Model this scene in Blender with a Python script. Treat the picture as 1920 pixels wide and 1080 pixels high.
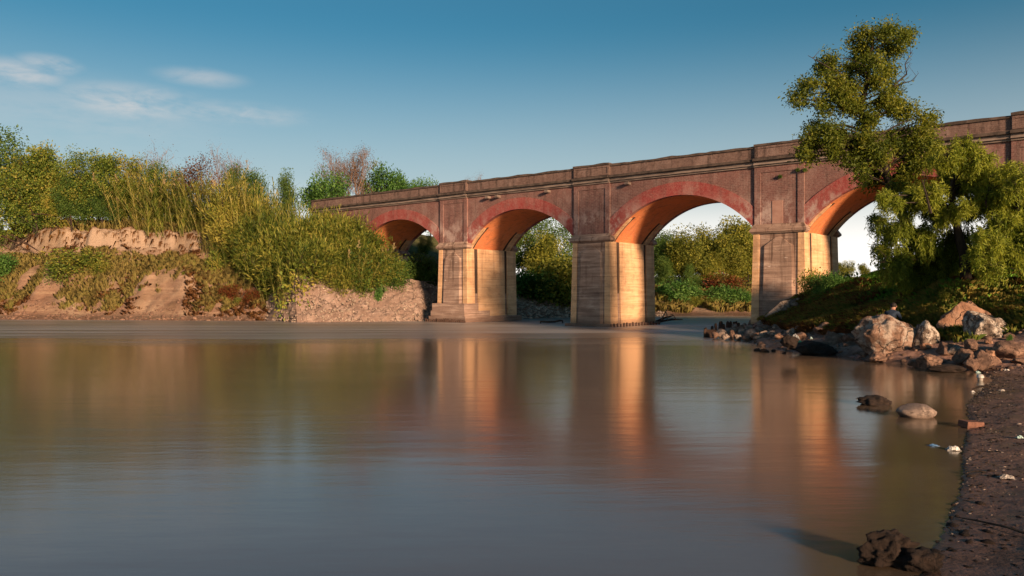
import bpy, bmesh, math, random
import numpy as np
from mathutils import Vector, Matrix, noise as mn

for o in list(bpy.data.objects):
    bpy.data.objects.remove(o)
SC = bpy.context.scene
COL = SC.collection
R = math.radians
random.seed(7)
RNG = np.random.default_rng(7)

# ------------------------------------------------------------------ camera, sky, sun, exposure
F, CX, HY, CAMH = 1493.0, 960.0, 552.0, 2.0
cam_d = bpy.data.cameras.new('camera')
cam_d.sensor_width = 36.0
cam_d.lens = F / 1920 * 36.0
cam_d.shift_y = (HY - 540) / 1920
cam_d.clip_start, cam_d.clip_end = 0.1, 12000
cam = bpy.data.objects.new('camera', cam_d)
cam.location = (0, 0, CAMH)
cam.rotation_euler = (R(90), 0, 0)
COL.objects.link(cam)
SC.camera = cam

SUN_EL, SUN_AZ = 12.5, 152.0       # azimuth clockwise from +Y: 90 = +X (camera right)
SKY_STRENGTH, SUN_STRENGTH, EXPOSURE = 0.05, 5.0, 1.08
sx = math.sin(R(SUN_AZ)) * math.cos(R(SUN_EL))
sy = math.cos(R(SUN_AZ)) * math.cos(R(SUN_EL))
sz = math.sin(R(SUN_EL))
sun_d = bpy.data.lights.new('sun', 'SUN')
sun_d.energy = SUN_STRENGTH
sun_d.angle = R(7.0)
sun_d.color = (1.0, 0.66, 0.41)
sun = bpy.data.objects.new('sun', sun_d)
sun.rotation_euler = Vector((sx, sy, sz)).to_track_quat('Z', 'Y').to_euler()
sun.location = (60, 0, 60)
COL.objects.link(sun)

world = bpy.data.worlds.new('World')
SC.world = world
world.use_nodes = True


class NT:
    """small node-tree writer"""
    def __init__(self, tree):
        self.t = tree
        tree.nodes.clear()

    def n(self, typ, **kw):
        nd = self.t.nodes.new(typ)
        for k, v in kw.items():
            setattr(nd, k, v)
        return nd

    def put(self, sock, v):
        if isinstance(v, bpy.types.NodeSocket):
            self.t.links.new(v, sock)
        elif v is not None:
            if isinstance(v, (tuple, list)) and len(v) == 3 and sock.type == 'RGBA':
                v = (*v, 1.0)
            sock.default_value = v

    def coord(self, which='Object'):
        return self.n('ShaderNodeTexCoord').outputs[which]

    def map(self, vec, scale=(1, 1, 1), loc=(0, 0, 0), rot=(0, 0, 0)):
        m = self.n('ShaderNodeMapping')
        self.put(m.inputs['Vector'], vec)
        m.inputs['Scale'].default_value = scale
        m.inputs['Location'].default_value = loc
        m.inputs['Rotation'].default_value = rot
        return m.outputs[0]

    def noise(self, vec, scale=1.0, detail=4.0, rough=0.55, out='Fac', dist=0.0):
        m = self.n('ShaderNodeTexNoise')
        self.put(m.inputs['Vector'], vec)
        m.inputs['Scale'].default_value = scale
        m.inputs['Detail'].default_value = detail
        m.inputs['Roughness'].default_value = rough
        m.inputs['Distortion'].default_value = dist
        return m.outputs[out]

    def vor(self, vec, scale=1.0, feature='F1', out='Distance'):
        m = self.n('ShaderNodeTexVoronoi', feature=feature)
        self.put(m.inputs['Vector'], vec)
        m.inputs['Scale'].default_value = scale
        return m.outputs[out]

    def ramp(self, fac, stops, interp='LINEAR'):
        m = self.n('ShaderNodeValToRGB')
        cr = m.color_ramp
        cr.interpolation = interp
        while len(cr.elements) < len(stops):
            cr.elements.new(0.5)
        for e, (p, c) in zip(cr.elements, stops):
            e.position = p
            e.color = (c, c, c, 1) if isinstance(c, (int, float)) else (*c, 1)
        self.put(m.inputs['Fac'], fac)
        return m.outputs['Color']

    def mix(self, fac, a, b, mode='MIX'):
        m = self.n('ShaderNodeMix', data_type='RGBA', blend_type=mode)
        self.put(m.inputs[0], fac)
        self.put(m.inputs[6], a)
        self.put(m.inputs[7], b)
        return m.outputs[2]

    def math(self, op, a, b=None, c=None, clamp=False):
        m = self.n('ShaderNodeMath', operation=op, use_clamp=clamp)
        self.put(m.inputs[0], a)
        if b is not None:
            self.put(m.inputs[1], b)
        if c is not None:
            self.put(m.inputs[2], c)
        return m.outputs[0]

    def rng(self, v, a, b, c=0.0, d=1.0):
        m = self.n('ShaderNodeMapRange', interpolation_type='SMOOTHSTEP')
        self.put(m.inputs[0], v)
        for i, x in enumerate((a, b, c, d)):
            m.inputs[1 + i].default_value = x
        return m.outputs[0]

    def sep(self, v):
        m = self.n('ShaderNodeSeparateXYZ')
        self.put(m.inputs[0], v)
        return m.outputs

    def comb(self, x, y, z):
        m = self.n('ShaderNodeCombineXYZ')
        for i, v in enumerate((x, y, z)):
            self.put(m.inputs[i], v)
        return m.outputs[0]

    def attr(self, name, out='Fac'):
        m = self.n('ShaderNodeAttribute', attribute_name=name)
        return m.outputs[out]

    def bump(self, h, strength=0.5, dist=0.05):
        m = self.n('ShaderNodeBump')
        self.put(m.inputs['Height'], h)
        m.inputs['Strength'].default_value = strength
        m.inputs['Distance'].default_value = dist
        return m.outputs[0]

    def finish(self, col, rough=0.85, normal=None, spec=0.25, **kw):
        p = self.n('ShaderNodeBsdfPrincipled')
        self.put(p.inputs['Base Color'], col)
        self.put(p.inputs['Roughness'], rough)
        self.put(p.inputs['Specular IOR Level'], spec)
        for k, v in kw.items():
            self.put(p.inputs[k], v)
        if normal is not None:
            self.put(p.inputs['Normal'], normal)
        o = self.n('ShaderNodeOutputMaterial')
        self.t.links.new(p.outputs[0], o.inputs[0])
        return p


# world: Nishita daylight with a few thin clouds at the height where the photograph has them
w = NT(world.node_tree)
sky = w.n('ShaderNodeTexSky', sky_type='NISHITA')
sky.sun_disc = False
sky.sun_elevation = R(SUN_EL)
sky.sun_rotation = R(SUN_AZ)
sky.altitude = 60
sky.air_density = 1.0
sky.dust_density = 1.0
sky.ozone_density = 4.0
d = w.coord('Generated')
s = w.sep(d)
el = s[2]
# pale air along the horizon, all the way round
haze_f = w.math('MULTIPLY', w.rng(el, 0.33, 0.03), 0.84)
skyc = w.mix(haze_f, w.mix(1.0, sky.outputs[0], (0.50, 0.98, 0.86, 1), 'MULTIPLY'), (6.0, 6.2, 6.2, 1))
skyc = w.mix(w.rng(el, 0.145, 0.03), skyc, (11.6, 11.0, 10.3, 1))
# thin clouds, each a soft bank broken up by noise drawn out along the horizon
cv = w.map(d, scale=(7.0, 7.0, 30.0), loc=(1.3, 0.4, 0.2))
c1 = w.noise(cv, 1.0, 6.0, 0.6, dist=0.5)
c2 = w.noise(w.map(d, scale=(26, 26, 70.0), loc=(1.3, 2.4, 0.2)), 1.0, 5.0, 0.6, dist=0.4)
cc = w.math('ADD', w.math('MULTIPLY', c1, 0.6), w.math('MULTIPLY', c2, 0.4))
cm = None
for cx_, cz_, hx, hz, amt in ((-0.420, 0.212, 0.095, 0.028, 1.0), (-0.335, 0.210, 0.13, 0.018, 0.7), (-0.513, 0.229, 0.05, 0.020, 1.0), (-0.487, 0.242, 0.035, 0.014, 0.9), (-0.352, 0.246, 0.06, 0.014, 0.6),
                              (-0.47, 0.20, 0.20, 0.05, 0.30), (-0.62, 0.27, 0.10, 0.03, 0.7), (-0.80, 0.24, 0.14, 0.03, 0.8), (0.75, 0.30, 0.14, 0.03, 0.7), (0.55, 0.42, 0.12, 0.03, 0.5)):
    ex = w.math('DIVIDE', w.math('SUBTRACT', s[0], cx_), hx)
    ez = w.math('DIVIDE', w.math('SUBTRACT', el, cz_), hz)
    rr_ = w.math('SQRT', w.math('ADD', w.math('MULTIPLY', ex, ex), w.math('MULTIPLY', ez, ez)))
    k_ = w.math('MULTIPLY', w.rng(rr_, 1.0, 0.1), amt)
    k_ = w.math('MULTIPLY', k_, w.rng(cc, 0.33, 0.60))
    cm = k_ if cm is None else w.math('MAXIMUM', cm, k_)
cm = w.math('MULTIPLY', cm, w.rng(s[1], 0.0, 0.3))
skyc = w.mix(w.math('MULTIPLY', cm, 0.62), skyc, (7.2, 6.6, 6.3, 1))
bg = w.n('ShaderNodeBackground')
w.put(bg.inputs[0], skyc)
bg.inputs[1].default_value = SKY_STRENGTH
wo = w.n('ShaderNodeOutputWorld')
w.t.links.new(bg.outputs[0], wo.inputs[0])

vs = SC.view_settings
SC.display_settings.display_device = 'sRGB'
vs.view_transform = 'Standard'
vs.look = 'None'
vs.exposure = EXPOSURE
vs.gamma = 1.0
vs.use_curve_mapping = False
SC.render.engine = 'CYCLES'
SC.cycles.use_denoising = True
SC.cycles.max_bounces = 6
SC.cycles.diffuse_bounces = 3
SC.cycles.glossy_bounces = 3
SC.cycles.transparent_max_bounces = 4
SC.cycles.sample_clamp_indirect = 6.0


# ------------------------------------------------------------------ helpers
def P(px, py, Y):
    """a pixel of the photograph at depth Y as a place in the world"""
    return Vector(((px - CX) / F * Y, Y, CAMH + (HY - py) / F * Y))


def tag(o, label=None, cat=None, group=None, kind=None):
    if label:
        o['label'] = label
    if cat:
        o['category'] = cat
    if group:
        o['group'] = group
    if kind:
        o['kind'] = kind
    return o


def empty(name, loc=(0, 0, 0), rz=0.0, label=None, cat=None, group=None):
    o = bpy.data.objects.new(name, None)
    o.location = loc
    o.rotation_euler = (0, 0, rz)
    o.empty_display_size = 0.2
    COL.objects.link(o)
    return tag(o, label, cat, group)


def mesh_obj(name, verts, faces, mat, parent=None, smooth=False, attrs=None):
    """verts (n,3); faces: an (m,k) array or a list of tuples"""
    me = bpy.data.meshes.new(name)
    if isinstance(faces, np.ndarray):
        verts = np.asarray(verts, dtype=np.float32)
        m, k = faces.shape
        me.vertices.add(len(verts))
        me.vertices.foreach_set('co', verts.ravel())
        me.loops.add(m * k)
        me.loops.foreach_set('vertex_index', faces.astype(np.int32).ravel())
        me.polygons.add(m)
        me.polygons.foreach_set('loop_start', np.arange(0, m * k, k, dtype=np.int32))
        me.polygons.foreach_set('loop_total', np.full(m, k, dtype=np.int32))
        me.update(calc_edges=True)
    else:
        me.from_pydata([tuple(v) for v in verts], [], faces)
    for mm in (mat if isinstance(mat, (list, tuple)) else [mat]):
        me.materials.append(mm)
    if smooth:
        me.polygons.foreach_set('use_smooth', np.ones(len(me.polygons), dtype=bool))
    for an, av in (attrs or {}).items():
        a = me.attributes.new(an, 'FLOAT', 'POINT')
        a.data.foreach_set('value', np.asarray(av, dtype=np.float32))
    me.update()
    o = bpy.data.objects.new(name, me)
    COL.objects.link(o)
    if parent is not None:
        o.parent = parent
    return o


class MB:
    """collects boxes, prisms and tubes into one mesh"""
    def __init__(self):
        self.v, self.f = [], []

    def add(self, vs, fs):
        b = len(self.v)
        self.v += [tuple(x) for x in vs]
        self.f += [tuple(b + i for i in f) for f in fs]

    def box(self, x0, x1, y0, y1, z0, z1):
        self.add([(x0, y0, z0), (x1, y0, z0), (x1, y1, z0), (x0, y1, z0), (x0, y0, z1), (x1, y0, z1), (x1, y1, z1), (x0, y1, z1)],
                 [(0, 3, 2, 1), (4, 5, 6, 7), (0, 1, 5, 4), (1, 2, 6, 5), (2, 3, 7, 6), (3, 0, 4, 7)])

    def loft(self, rings, cap=True):
        n = len(rings[0])
        vs = [p for r in rings for p in r]
        fs = []
        for i in range(len(rings) - 1):
            for j in range(n):
                a, b = i * n + j, i * n + (j + 1) % n
                fs.append((a, b, b + n, a + n))
        if cap:
            fs.append(tuple(reversed(range(n))))
            fs.append(tuple((len(rings) - 1) * n + j for j in range(n)))
        self.add(vs, fs)

    def tube(self, pts, radii, n=6):
        pts = [Vector(p) for p in pts]
        rings = []
        up = Vector((0.31, 0.17, 0.93))
        for i, p in enumerate(pts):
            t = (pts[min(i + 1, len(pts) - 1)] - pts[max(i - 1, 0)])
            if t.length < 1e-6:
                t = Vector((0, 0, 1))
            t.normalize()
            a = t.cross(up)
            if a.length < 0.1:
                a = t.cross(Vector((1, 0, 0)))
            a.normalize()
            b = t.cross(a)
            rings.append([p + (a * math.cos(2 * math.pi * k / n) + b * math.sin(2 * math.pi * k / n)) * radii[i] for k in range(n)])
        self.loft(rings)

    def build(self, name, mat, parent=None, smooth=False):
        return mesh_obj(name, self.v, self.f, mat, parent, smooth)


def copy_tree(o, parent=None):
    c = o.copy()
    COL.objects.link(c)
    if parent is not None:
        c.parent = parent
    for ch in KIDS.get(o.name, []):
        copy_tree(ch, c)
    return c


KIDS = {}


def note_kids(root):
    """remember a thing's children (o.children walks the whole file every time)"""
    def rec(o):
        ch = list(o.children)
        KIDS[o.name] = ch
        for c in ch:
            rec(c)
    rec(root)
    return root


ORD = ('first second third fourth fifth sixth seventh eighth ninth tenth eleventh twelfth thirteenth fourteenth fifteenth sixteenth '
       'seventeenth eighteenth nineteenth twentieth twenty-first twenty-second twenty-third twenty-fourth twenty-fifth twenty-sixth '
       'twenty-seventh twenty-eighth twenty-ninth thirtieth thirty-first thirty-second thirty-third thirty-fourth thirty-fifth '
       'thirty-sixth thirty-seventh thirty-eighth thirty-ninth fortieth').split()

# numpy value noise
_LAT = np.random.default_rng(3).random((256, 256)).astype(np.float32)


def vnoise(x, y):
    x0, y0 = np.floor(x).astype(int), np.floor(y).astype(int)
    fx, fy = x - x0, y - y0
    fx, fy = fx * fx * (3 - 2 * fx), fy * fy * (3 - 2 * fy)
    g = lambda i, j: _LAT[i % 256, j % 256]
    return (g(x0, y0) * (1 - fx) + g(x0 + 1, y0) * fx) * (1 - fy) + (g(x0, y0 + 1) * (1 - fx) + g(x0 + 1, y0 + 1) * fx) * fy


def fbm(x, y, octv=4, seed=0.0):
    x = np.asarray(x, dtype=float) + seed * 17.3
    y = np.asarray(y, dtype=float) + seed * 9.1
    s_, a, tot = 0.0, 1.0, 0.0
    for _ in range(octv):
        s_ = s_ + a * (vnoise(x, y) - 0.5)
        tot += a
        x, y, a = x * 2.03 + 5.1, y * 2.03 + 3.7, a * 0.5
    return s_ / tot * 2


def sstep(a, b, x):
    t = np.clip((np.asarray(x, dtype=float) - a) / (b - a), 0, 1)
    return t * t * (3 - 2 * t)


# ------------------------------------------------------------------ materials
def new_mat(name):
    m = bpy.data.materials.new(name)
    m.use_nodes = True
    return m, NT(m.node_tree)


MAT = {}


def mat_terrain():
    m, t = new_mat('earth')
    c = t.coord('Object')
    n1 = t.noise(c, 0.45, 6, 0.6)
    n2 = t.noise(t.map(c, scale=(1, 1, 2.4)), 2.6, 5, 0.65)
    n3 = t.noise(c, 14.0, 4, 0.7)
    strata = t.noise(t.map(c, scale=(0.12, 0.12, 2.2)), 1.0, 4, 0.6, dist=0.4)
    pale = t.ramp(n1, [(0.3, (0.162, 0.089, 0.058)), (0.5, (0.228, 0.148, 0.101)), (0.68, (0.309, 0.229, 0.158))])
    earth = t.mix(t.rng(n2, 0.3, 0.72, 0.0, 0.75), t.mix(0.6, (0.17, 0.085, 0.05, 1), pale), pale)
    earth = t.mix(t.rng(strata, 0.50, 0.68, 0, 0.35), earth, (0.40, 0.28, 0.18, 1))
    pz = t.math('ADD', t.sep(c)[2], t.math('MULTIPLY', t.math('SUBTRACT', n1, 0.5), 1.2))
    earth = t.mix(t.math('MULTIPLY', t.math('MULTIPLY', t.rng(pz, 5.6, 6.1), t.rng(pz, 8.0, 7.6)), 0.75), earth, (0.34, 0.255, 0.185, 1))
    soil = t.ramp(n2, [(0.3, (0.08, 0.052, 0.03)), (0.55, (0.135, 0.09, 0.05)), (0.75, (0.20, 0.13, 0.075))])
    green = t.ramp(n2, [(0.3, (0.035, 0.055, 0.012)), (0.6, (0.08, 0.11, 0.02)), (0.8, (0.14, 0.13, 0.035))])
    mud = t.ramp(t.noise(c, 5.0, 6, 0.65), [(0.3, (0.133, 0.072, 0.053)), (0.5, (0.242, 0.138, 0.103)), (0.75, (0.374, 0.226, 0.172))])
    col = t.mix(t.attr('soil'), earth, soil)
    col = t.mix(t.attr('green'), col, green)
    col = t.mix(t.attr('beach'), col, mud)
    wet = t.attr('wet')
    col = t.mix(wet, col, t.mix(0.55, col, (0.012, 0.009, 0.007, 1)))
    wet2 = t.math('MULTIPLY', wet, t.rng(t.noise(c, 1.1, 3, 0.5), 0.35, 0.6))
    rough = t.math('SUBTRACT', 0.92, t.math('MULTIPLY', wet2, 0.66))
    h = t.math('ADD', t.math('MULTIPLY', n2, 0.6), t.math('MULTIPLY', n3, 0.4))
    t.finish(col, rough, t.bump(t.math('MULTIPLY', h, t.math('SUBTRACT', 1.0, t.math('MULTIPLY', t.attr('beach'), 0.75))), 1.0, 0.22), 0.35)
    return m


def mat_water():
    m, t = new_mat('river_water')
    c = t.coord('Object')
    s = t.sep(c)
    # broad lazy ripples, drawn out across the current, blurred as a long exposure shows them
    n1 = t.noise(t.map(c, scale=(0.55, 2.1, 1), rot=(0, 0, R(-10))), 1.0, 4, 0.55)
    n2 = t.noise(t.map(c, scale=(0.12, 0.42, 1), rot=(0, 0, R(8))), 1.0, 3, 0.5)
    n4 = t.noise(t.map(c, scale=(2.2, 6.5, 1), rot=(0, 0, R(-8))), 1.0, 3, 0.5)
    # distance in front of the bridge (the fast, broken water lies there)
    wdist = t.math('ADD', t.math('MULTIPLY', t.math('SUBTRACT', s[0], 4.04), 0.6330), t.math('MULTIPLY', t.math('SUBTRACT', s[1], 51.24), 0.7741))
    far = t.rng(t.math('ADD', s[1], t.math('MULTIPLY', n2, 12.0)), 35.0, 49.0)
    rap = t.math('MULTIPLY', t.rng(wdist, -12.0, -3.0), t.rng(wdist, 10.0, 2.0))
    streak = t.noise(t.map(c, scale=(0.16, 1.3, 1), rot=(0, 0, R(-6))), 1.0, 5, 0.6, dist=0.5)
    foam = t.math('MULTIPLY', t.rng(streak, 0.46, 0.70), rap)
    st2 = t.noise(t.map(c, scale=(0.05, 0.8, 1), rot=(0, 0, R(-4)), loc=(3, 5, 0)), 1.0, 5, 0.6, dist=0.3)
    foam = t.math('MAXIMUM', t.math('MULTIPLY', foam, 0.95), t.math('MULTIPLY', t.math('MULTIPLY', far, t.rng(st2, 0.36, 0.68)), 0.5))
    silt = t.ramp(n2, [(0.3, (0.090, 0.062, 0.040)), (0.7, (0.125, 0.088, 0.058))])
    col = t.mix(foam, silt, (0.50, 0.50, 0.50, 1))
    rough = t.math('ADD', 0.15, t.math('MULTIPLY', far, 0.20))
    rough = t.math('ADD', rough, t.math('MULTIPLY', foam, 0.25))
    h = t.math('ADD', t.math('MULTIPLY', n1, 0.5), t.math('ADD', t.math('MULTIPLY', n2, 0.9), t.math('MULTIPLY', n4, 0.08)))
    h = t.math('ADD', h, t.math('MULTIPLY', t.math('MULTIPLY', streak, rap), 1.2))
    t.finish(col, rough, t.bump(h, 0.20, 0.05), 0.5, IOR=1.85)
    return m


def brick_mat(name, cols, uv, mortar, stain=0.5, pale=0.0, paint=None):
    m, t = new_mat(name)
    c = t.coord('Object')
    s = t.sep(c)
    if uv == 'wall':
        v = t.comb(t.math('ADD', s[0], s[1]), s[2], 0.0)
    else:
        v = t.comb(s[1], t.math('ADD', s[0], s[2]), 0.0)
    b = t.n('ShaderNodeTexBrick')
    t.put(b.inputs['Vector'], v)
    b.inputs['Scale'].default_value = 1.0
    b.inputs['Brick Width'].default_value = 0.30
    b.inputs['Row Height'].default_value = 0.095
    b.inputs['Mortar Size'].default_value = 0.011
    b.inputs['Mortar Smooth'].default_value = 0.3
    b.inputs['Bias'].default_value = 0.0
    t.put(b.inputs['Color1'], cols[0])
    t.put(b.inputs['Color2'], cols[1])
    t.put(b.inputs['Mortar'], mortar)
    n1 = t.noise(c, 0.55, 6, 0.62)
    n2 = t.noise(t.map(c, scale=(2.2, 2.2, 0.30)), 1.0, 5, 0.65)
    n3 = t.noise(c, 9.0, 5, 0.7)
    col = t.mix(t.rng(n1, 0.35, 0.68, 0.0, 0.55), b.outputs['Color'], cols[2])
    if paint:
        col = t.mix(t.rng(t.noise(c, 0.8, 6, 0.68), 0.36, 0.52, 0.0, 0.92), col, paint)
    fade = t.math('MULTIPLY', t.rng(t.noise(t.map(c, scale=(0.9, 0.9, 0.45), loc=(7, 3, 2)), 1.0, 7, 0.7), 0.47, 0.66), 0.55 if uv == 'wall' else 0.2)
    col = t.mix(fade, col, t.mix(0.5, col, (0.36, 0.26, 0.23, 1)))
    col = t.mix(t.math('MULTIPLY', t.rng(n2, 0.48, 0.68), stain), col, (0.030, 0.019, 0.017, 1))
    if pale:
        lime = t.math('MULTIPLY', t.rng(t.noise(t.map(c, scale=(0.8, 0.8, 0.6), loc=(2, 0, 1)), 1.0, 8, 0.74), 0.46, 0.60), pale)
        lime = t.math('MULTIPLY', lime, t.rng(s[2], 7.9, 6.4))
        col = t.mix(lime, col, (0.40, 0.31, 0.28, 1))
    col = t.mix(t.rng(n3, 0.3, 0.75, 0.0, 0.35), col, t.mix(0.5, col, (0.5, 0.36, 0.3, 1)))
    h = t.math('ADD', t.math('MULTIPLY', b.outputs['Fac'], -0.5), t.math('MULTIPLY', n3, 0.7))
    t.finish(col, 0.9, t.bump(h, 0.6, 0.03), 0.2)
    return m


def mat_concrete(name, c0, c1, c2, stain=0.55, waterline=True):
    m, t = new_mat(name)
    c = t.coord('Object')
    s = t.sep(c)
    lay = t.noise(t.map(c, scale=(0.35, 0.35, 7.0)), 1.0, 6, 0.65, dist=0.3)
    n1 = t.noise(c, 0.8, 6, 0.6)
    n3 = t.noise(c, 12.0, 5, 0.7)
    run = t.noise(t.map(c, scale=(3.0, 3.0, 0.22)), 1.0, 5, 0.6)
    col = t.ramp(lay, [(0.3, c0), (0.5, c1), (0.68, c2)])
    col = t.mix(t.rng(n1, 0.4, 0.7, 0, 0.5), col, t.mix(0.5, c0, c1))
    # board lines left by the formwork
    wv = t.math('FRACT', t.math('DIVIDE', s[2], 0.62))
    line = t.math('MULTIPLY', t.rng(wv, 0.05, 0.0), t.rng(n1, 0.35, 0.6))
    col = t.mix(t.math('MULTIPLY', line, 0.6), col, (0.07, 0.045, 0.035, 1))
    col = t.mix(t.math('MULTIPLY', t.math('MULTIPLY', t.rng(run, 0.50, 0.64), t.rng(s[2], 0.8, 5.0)), stain), col, (0.05, 0.026, 0.019, 1))
    blot = t.noise(t.map(c, scale=(1.0, 1.0, 1.6), loc=(9, 2, 4)), 1.3, 7, 0.72)
    col = t.mix(t.rng(blot, 0.50, 0.66, 0, 0.55), col, t.mix(0.6, col, (0.11, 0.06, 0.042, 1)))
    col = t.mix(t.rng(blot, 0.46, 0.34, 0, 0.35), col, t.mix(0.5, col, (0.62, 0.50, 0.42, 1)))
    white = t.math('MULTIPLY', t.rng(t.noise(t.map(c, scale=(1.4, 1.4, 5.0), loc=(5, 1, 2)), 1.0, 5, 0.65), 0.66, 0.74), 0.7)
    col = t.mix(white, col, (0.66, 0.56, 0.50, 1))
    if waterline:
        col = t.mix(t.math('MULTIPLY', t.rng(t.math('ADD', s[2], t.math('MULTIPLY', n1, 0.6)), 0.95, 0.45), 0.6), col, (0.085, 0.05, 0.038, 1))
    h = t.math('ADD', t.math('MULTIPLY', lay, 0.8), t.math('ADD', t.math('MULTIPLY', n3, 0.5), t.math('MULTIPLY', line, -0.8)))
    t.finish(col, 0.88, t.bump(h, 0.6, 0.04), 0.25)
    return m


def mat_rock(name, dark, mid, pale, lichen=0.0, scale=1.0, wet=False):
    m, t = new_mat(name)
    c = t.coord('Object')
    n1 = t.noise(c, 1.2 * scale, 7, 0.62)
    n2 = t.noise(c, 6.0 * scale, 6, 0.7)
    n3 = t.noise(c, 26.0 * scale, 4, 0.7)
    vein = t.noise(t.map(c, scale=(1, 1, 3.2), rot=(0.5, 0.3, 0)), 1.6 * scale, 6, 0.6, dist=1.0)
    col = t.ramp(n1, [(0.3, dark), (0.5, mid), (0.7, pale)])
    col = t.mix(t.rng(vein, 0.46, 0.62, 0, 0.5), col, dark)
    col = t.mix(t.rng(n2, 0.45, 0.75, 0, 0.5), col, pale)
    wv_ = t.n('ShaderNodeVectorMath', operation='ADD')
    t.put(wv_.inputs[0], c)
    t.put(wv_.inputs[1], t.noise(c, 2.0 * scale, 4, 0.6, out='Color'))
    ck = t.vor(wv_.outputs[0], 1.5 * scale, 'DISTANCE_TO_EDGE')
    crack = t.math('MULTIPLY', t.rng(ck, 0.045, 0.0), t.rng(n1, 0.40, 0.58))
    col = t.mix(t.math('MULTIPLY', crack, 0.8), col, (0.02, 0.013, 0.010, 1))
    if lichen:
        col = t.mix(t.math('MULTIPLY', t.rng(t.noise(c, 3.4 * scale, 8, 0.75), 0.46, 0.56), lichen), col, (0.40, 0.35, 0.30, 1))
        col = t.mix(t.math('MULTIPLY', t.rng(t.noise(t.map(c, loc=(3, 8, 1)), 4.2 * scale, 8, 0.75), 0.54, 0.62), lichen), col, (0.03, 0.022, 0.018, 1))
    h = t.math('SUBTRACT', t.math('ADD', n2, t.math('MULTIPLY', n3, 0.4)), crack)
    t.finish(col, 0.55 if wet else 0.9, t.bump(h, 1.0, 0.06 / scale), 0.3)
    return m


def mat_leaf(name, cols, transl=0.35, objvar=0.5, rough=0.6):
    m, t = new_mat(name)
    g = t.n('ShaderNodeNewGeometry')
    oi = t.n('ShaderNodeObjectInfo')
    c = t.coord('Object')
    pat = t.rng(t.noise(c, 0.9, 4, 0.65), 0.28, 0.72)
    k = t.math('ADD', t.math('MULTIPLY', g.outputs['Random Per Island'], 0.5), t.math('MULTIPLY', pat, 0.5))
    k = t.math('ADD', k, t.math('MULTIPLY', t.math('SUBTRACT', oi.outputs['Random'], 0.5), objvar * 0.5))
    n = len(cols)
    col = t.ramp(k, [(0.15 + 0.65 * i / max(n - 1, 1), cc) for i, cc in enumerate(cols)])
    d_ = t.n('ShaderNodeBsdfPrincipled')
    t.put(d_.inputs['Base Color'], col)
    d_.inputs['Roughness'].default_value = rough
    d_.inputs['Specular IOR Level'].default_value = 0.25
    tr = t.n('ShaderNodeBsdfTranslucent')
    t.put(tr.inputs[0], t.mix(0.5, col, t.mix(1.0, col, (1.0, 0.95, 0.35, 1), 'MULTIPLY')))
    mx = t.n('ShaderNodeMixShader')
    mx.inputs[0].default_value = transl
    t.t.links.new(d_.outputs[0], mx.inputs[1])
    t.t.links.new(tr.outputs[0], mx.inputs[2])
    o = t.n('ShaderNodeOutputMaterial')
    t.t.links.new(mx.outputs[0], o.inputs[0])
    return m


def mat_plain(name, a, b, scale=6.0, rough=0.8, spec=0.25, stretch=(1, 1, 1), **kw):
    m, t = new_mat(name)
    c = t.map(t.coord('Object'), scale=stretch)
    n1 = t.noise(c, scale, 5, 0.65)
    t.finish(t.mix(t.rng(n1, 0.3, 0.7), a, b), rough, t.bump(n1, 0.4, 0.02), spec, **kw)
    return m


MAT['earth'] = mat_terrain()
MAT['water'] = mat_water()
MAT['brick'] = brick_mat('weathered_brick', ((0.160, 0.071, 0.062, 1), (0.104, 0.046, 0.042, 1), (0.146, 0.059, 0.053, 1)), 'wall', (0.208, 0.136, 0.118, 1), 0.45, 0.75)
MAT['ring'] = brick_mat('red_painted_brick', ((0.248, 0.051, 0.041, 1), (0.182, 0.041, 0.038, 1), (0.215, 0.062, 0.055, 1)), 'wall', (0.248, 0.109, 0.096, 1), 0.25, 0.8, (0.223, 0.034, 0.033, 1))
MAT['soffit'] = brick_mat('sunlit_soffit_brick', ((0.708, 0.201, 0.056, 1), (0.567, 0.142, 0.042, 1), (0.766, 0.247, 0.079, 1)), 'soffit', (0.651, 0.283, 0.121, 1), 0.30, 0.0)  # warm light on the barrel is put into this orange brick colour
MAT['parapet'] = brick_mat('sooty_parapet_render', ((0.140, 0.087, 0.073, 1), (0.105, 0.063, 0.055, 1), (0.119, 0.077, 0.063, 1)), 'wall', (0.105, 0.070, 0.059, 1), 0.95)
MAT['coping'] = mat_plain('dark_coping', (0.038, 0.029, 0.025, 1), (0.105, 0.077, 0.063, 1), 2.5, 0.9)
MAT['cornice'] = mat_plain('cornice_render', (0.098, 0.071, 0.060, 1), (0.255, 0.203, 0.173, 1), 1.6, 0.9, stretch=(0.6, 0.6, 3))
MAT['pier'] = mat_concrete('pier_concrete', (0.147, 0.090, 0.069), (0.275, 0.185, 0.143), (0.442, 0.320, 0.251), 0.75)  # shade of the pier fronts put into the colour, darker than the sides
MAT['side'] = mat_concrete('sunlit_side_concrete', (0.433, 0.244, 0.128), (0.562, 0.347, 0.194), (0.671, 0.440, 0.264), 0.3)  # same concrete, with the sunlight on the pier sides painted in
MAT['groove'] = mat_plain('stained_groove', (0.03, 0.02, 0.015, 1), (0.10, 0.06, 0.04, 1), 2.0, 0.9, stretch=(1, 1, 0.3))
MAT['patch'] = mat_plain('pale_wall_patch', (0.280, 0.154, 0.119, 1), (0.350, 0.210, 0.168, 1), 3.0)
MAT['revet'] = mat_rock('revetment_earth', (0.134, 0.086, 0.066), (0.201, 0.139, 0.110), (0.295, 0.217, 0.180), 0.0, 1.0)
MAT['stone'] = mat_rock('pale_stone', (0.211, 0.147, 0.112), (0.336, 0.259, 0.203), (0.462, 0.385, 0.315), 0.0, 1.2)
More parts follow.
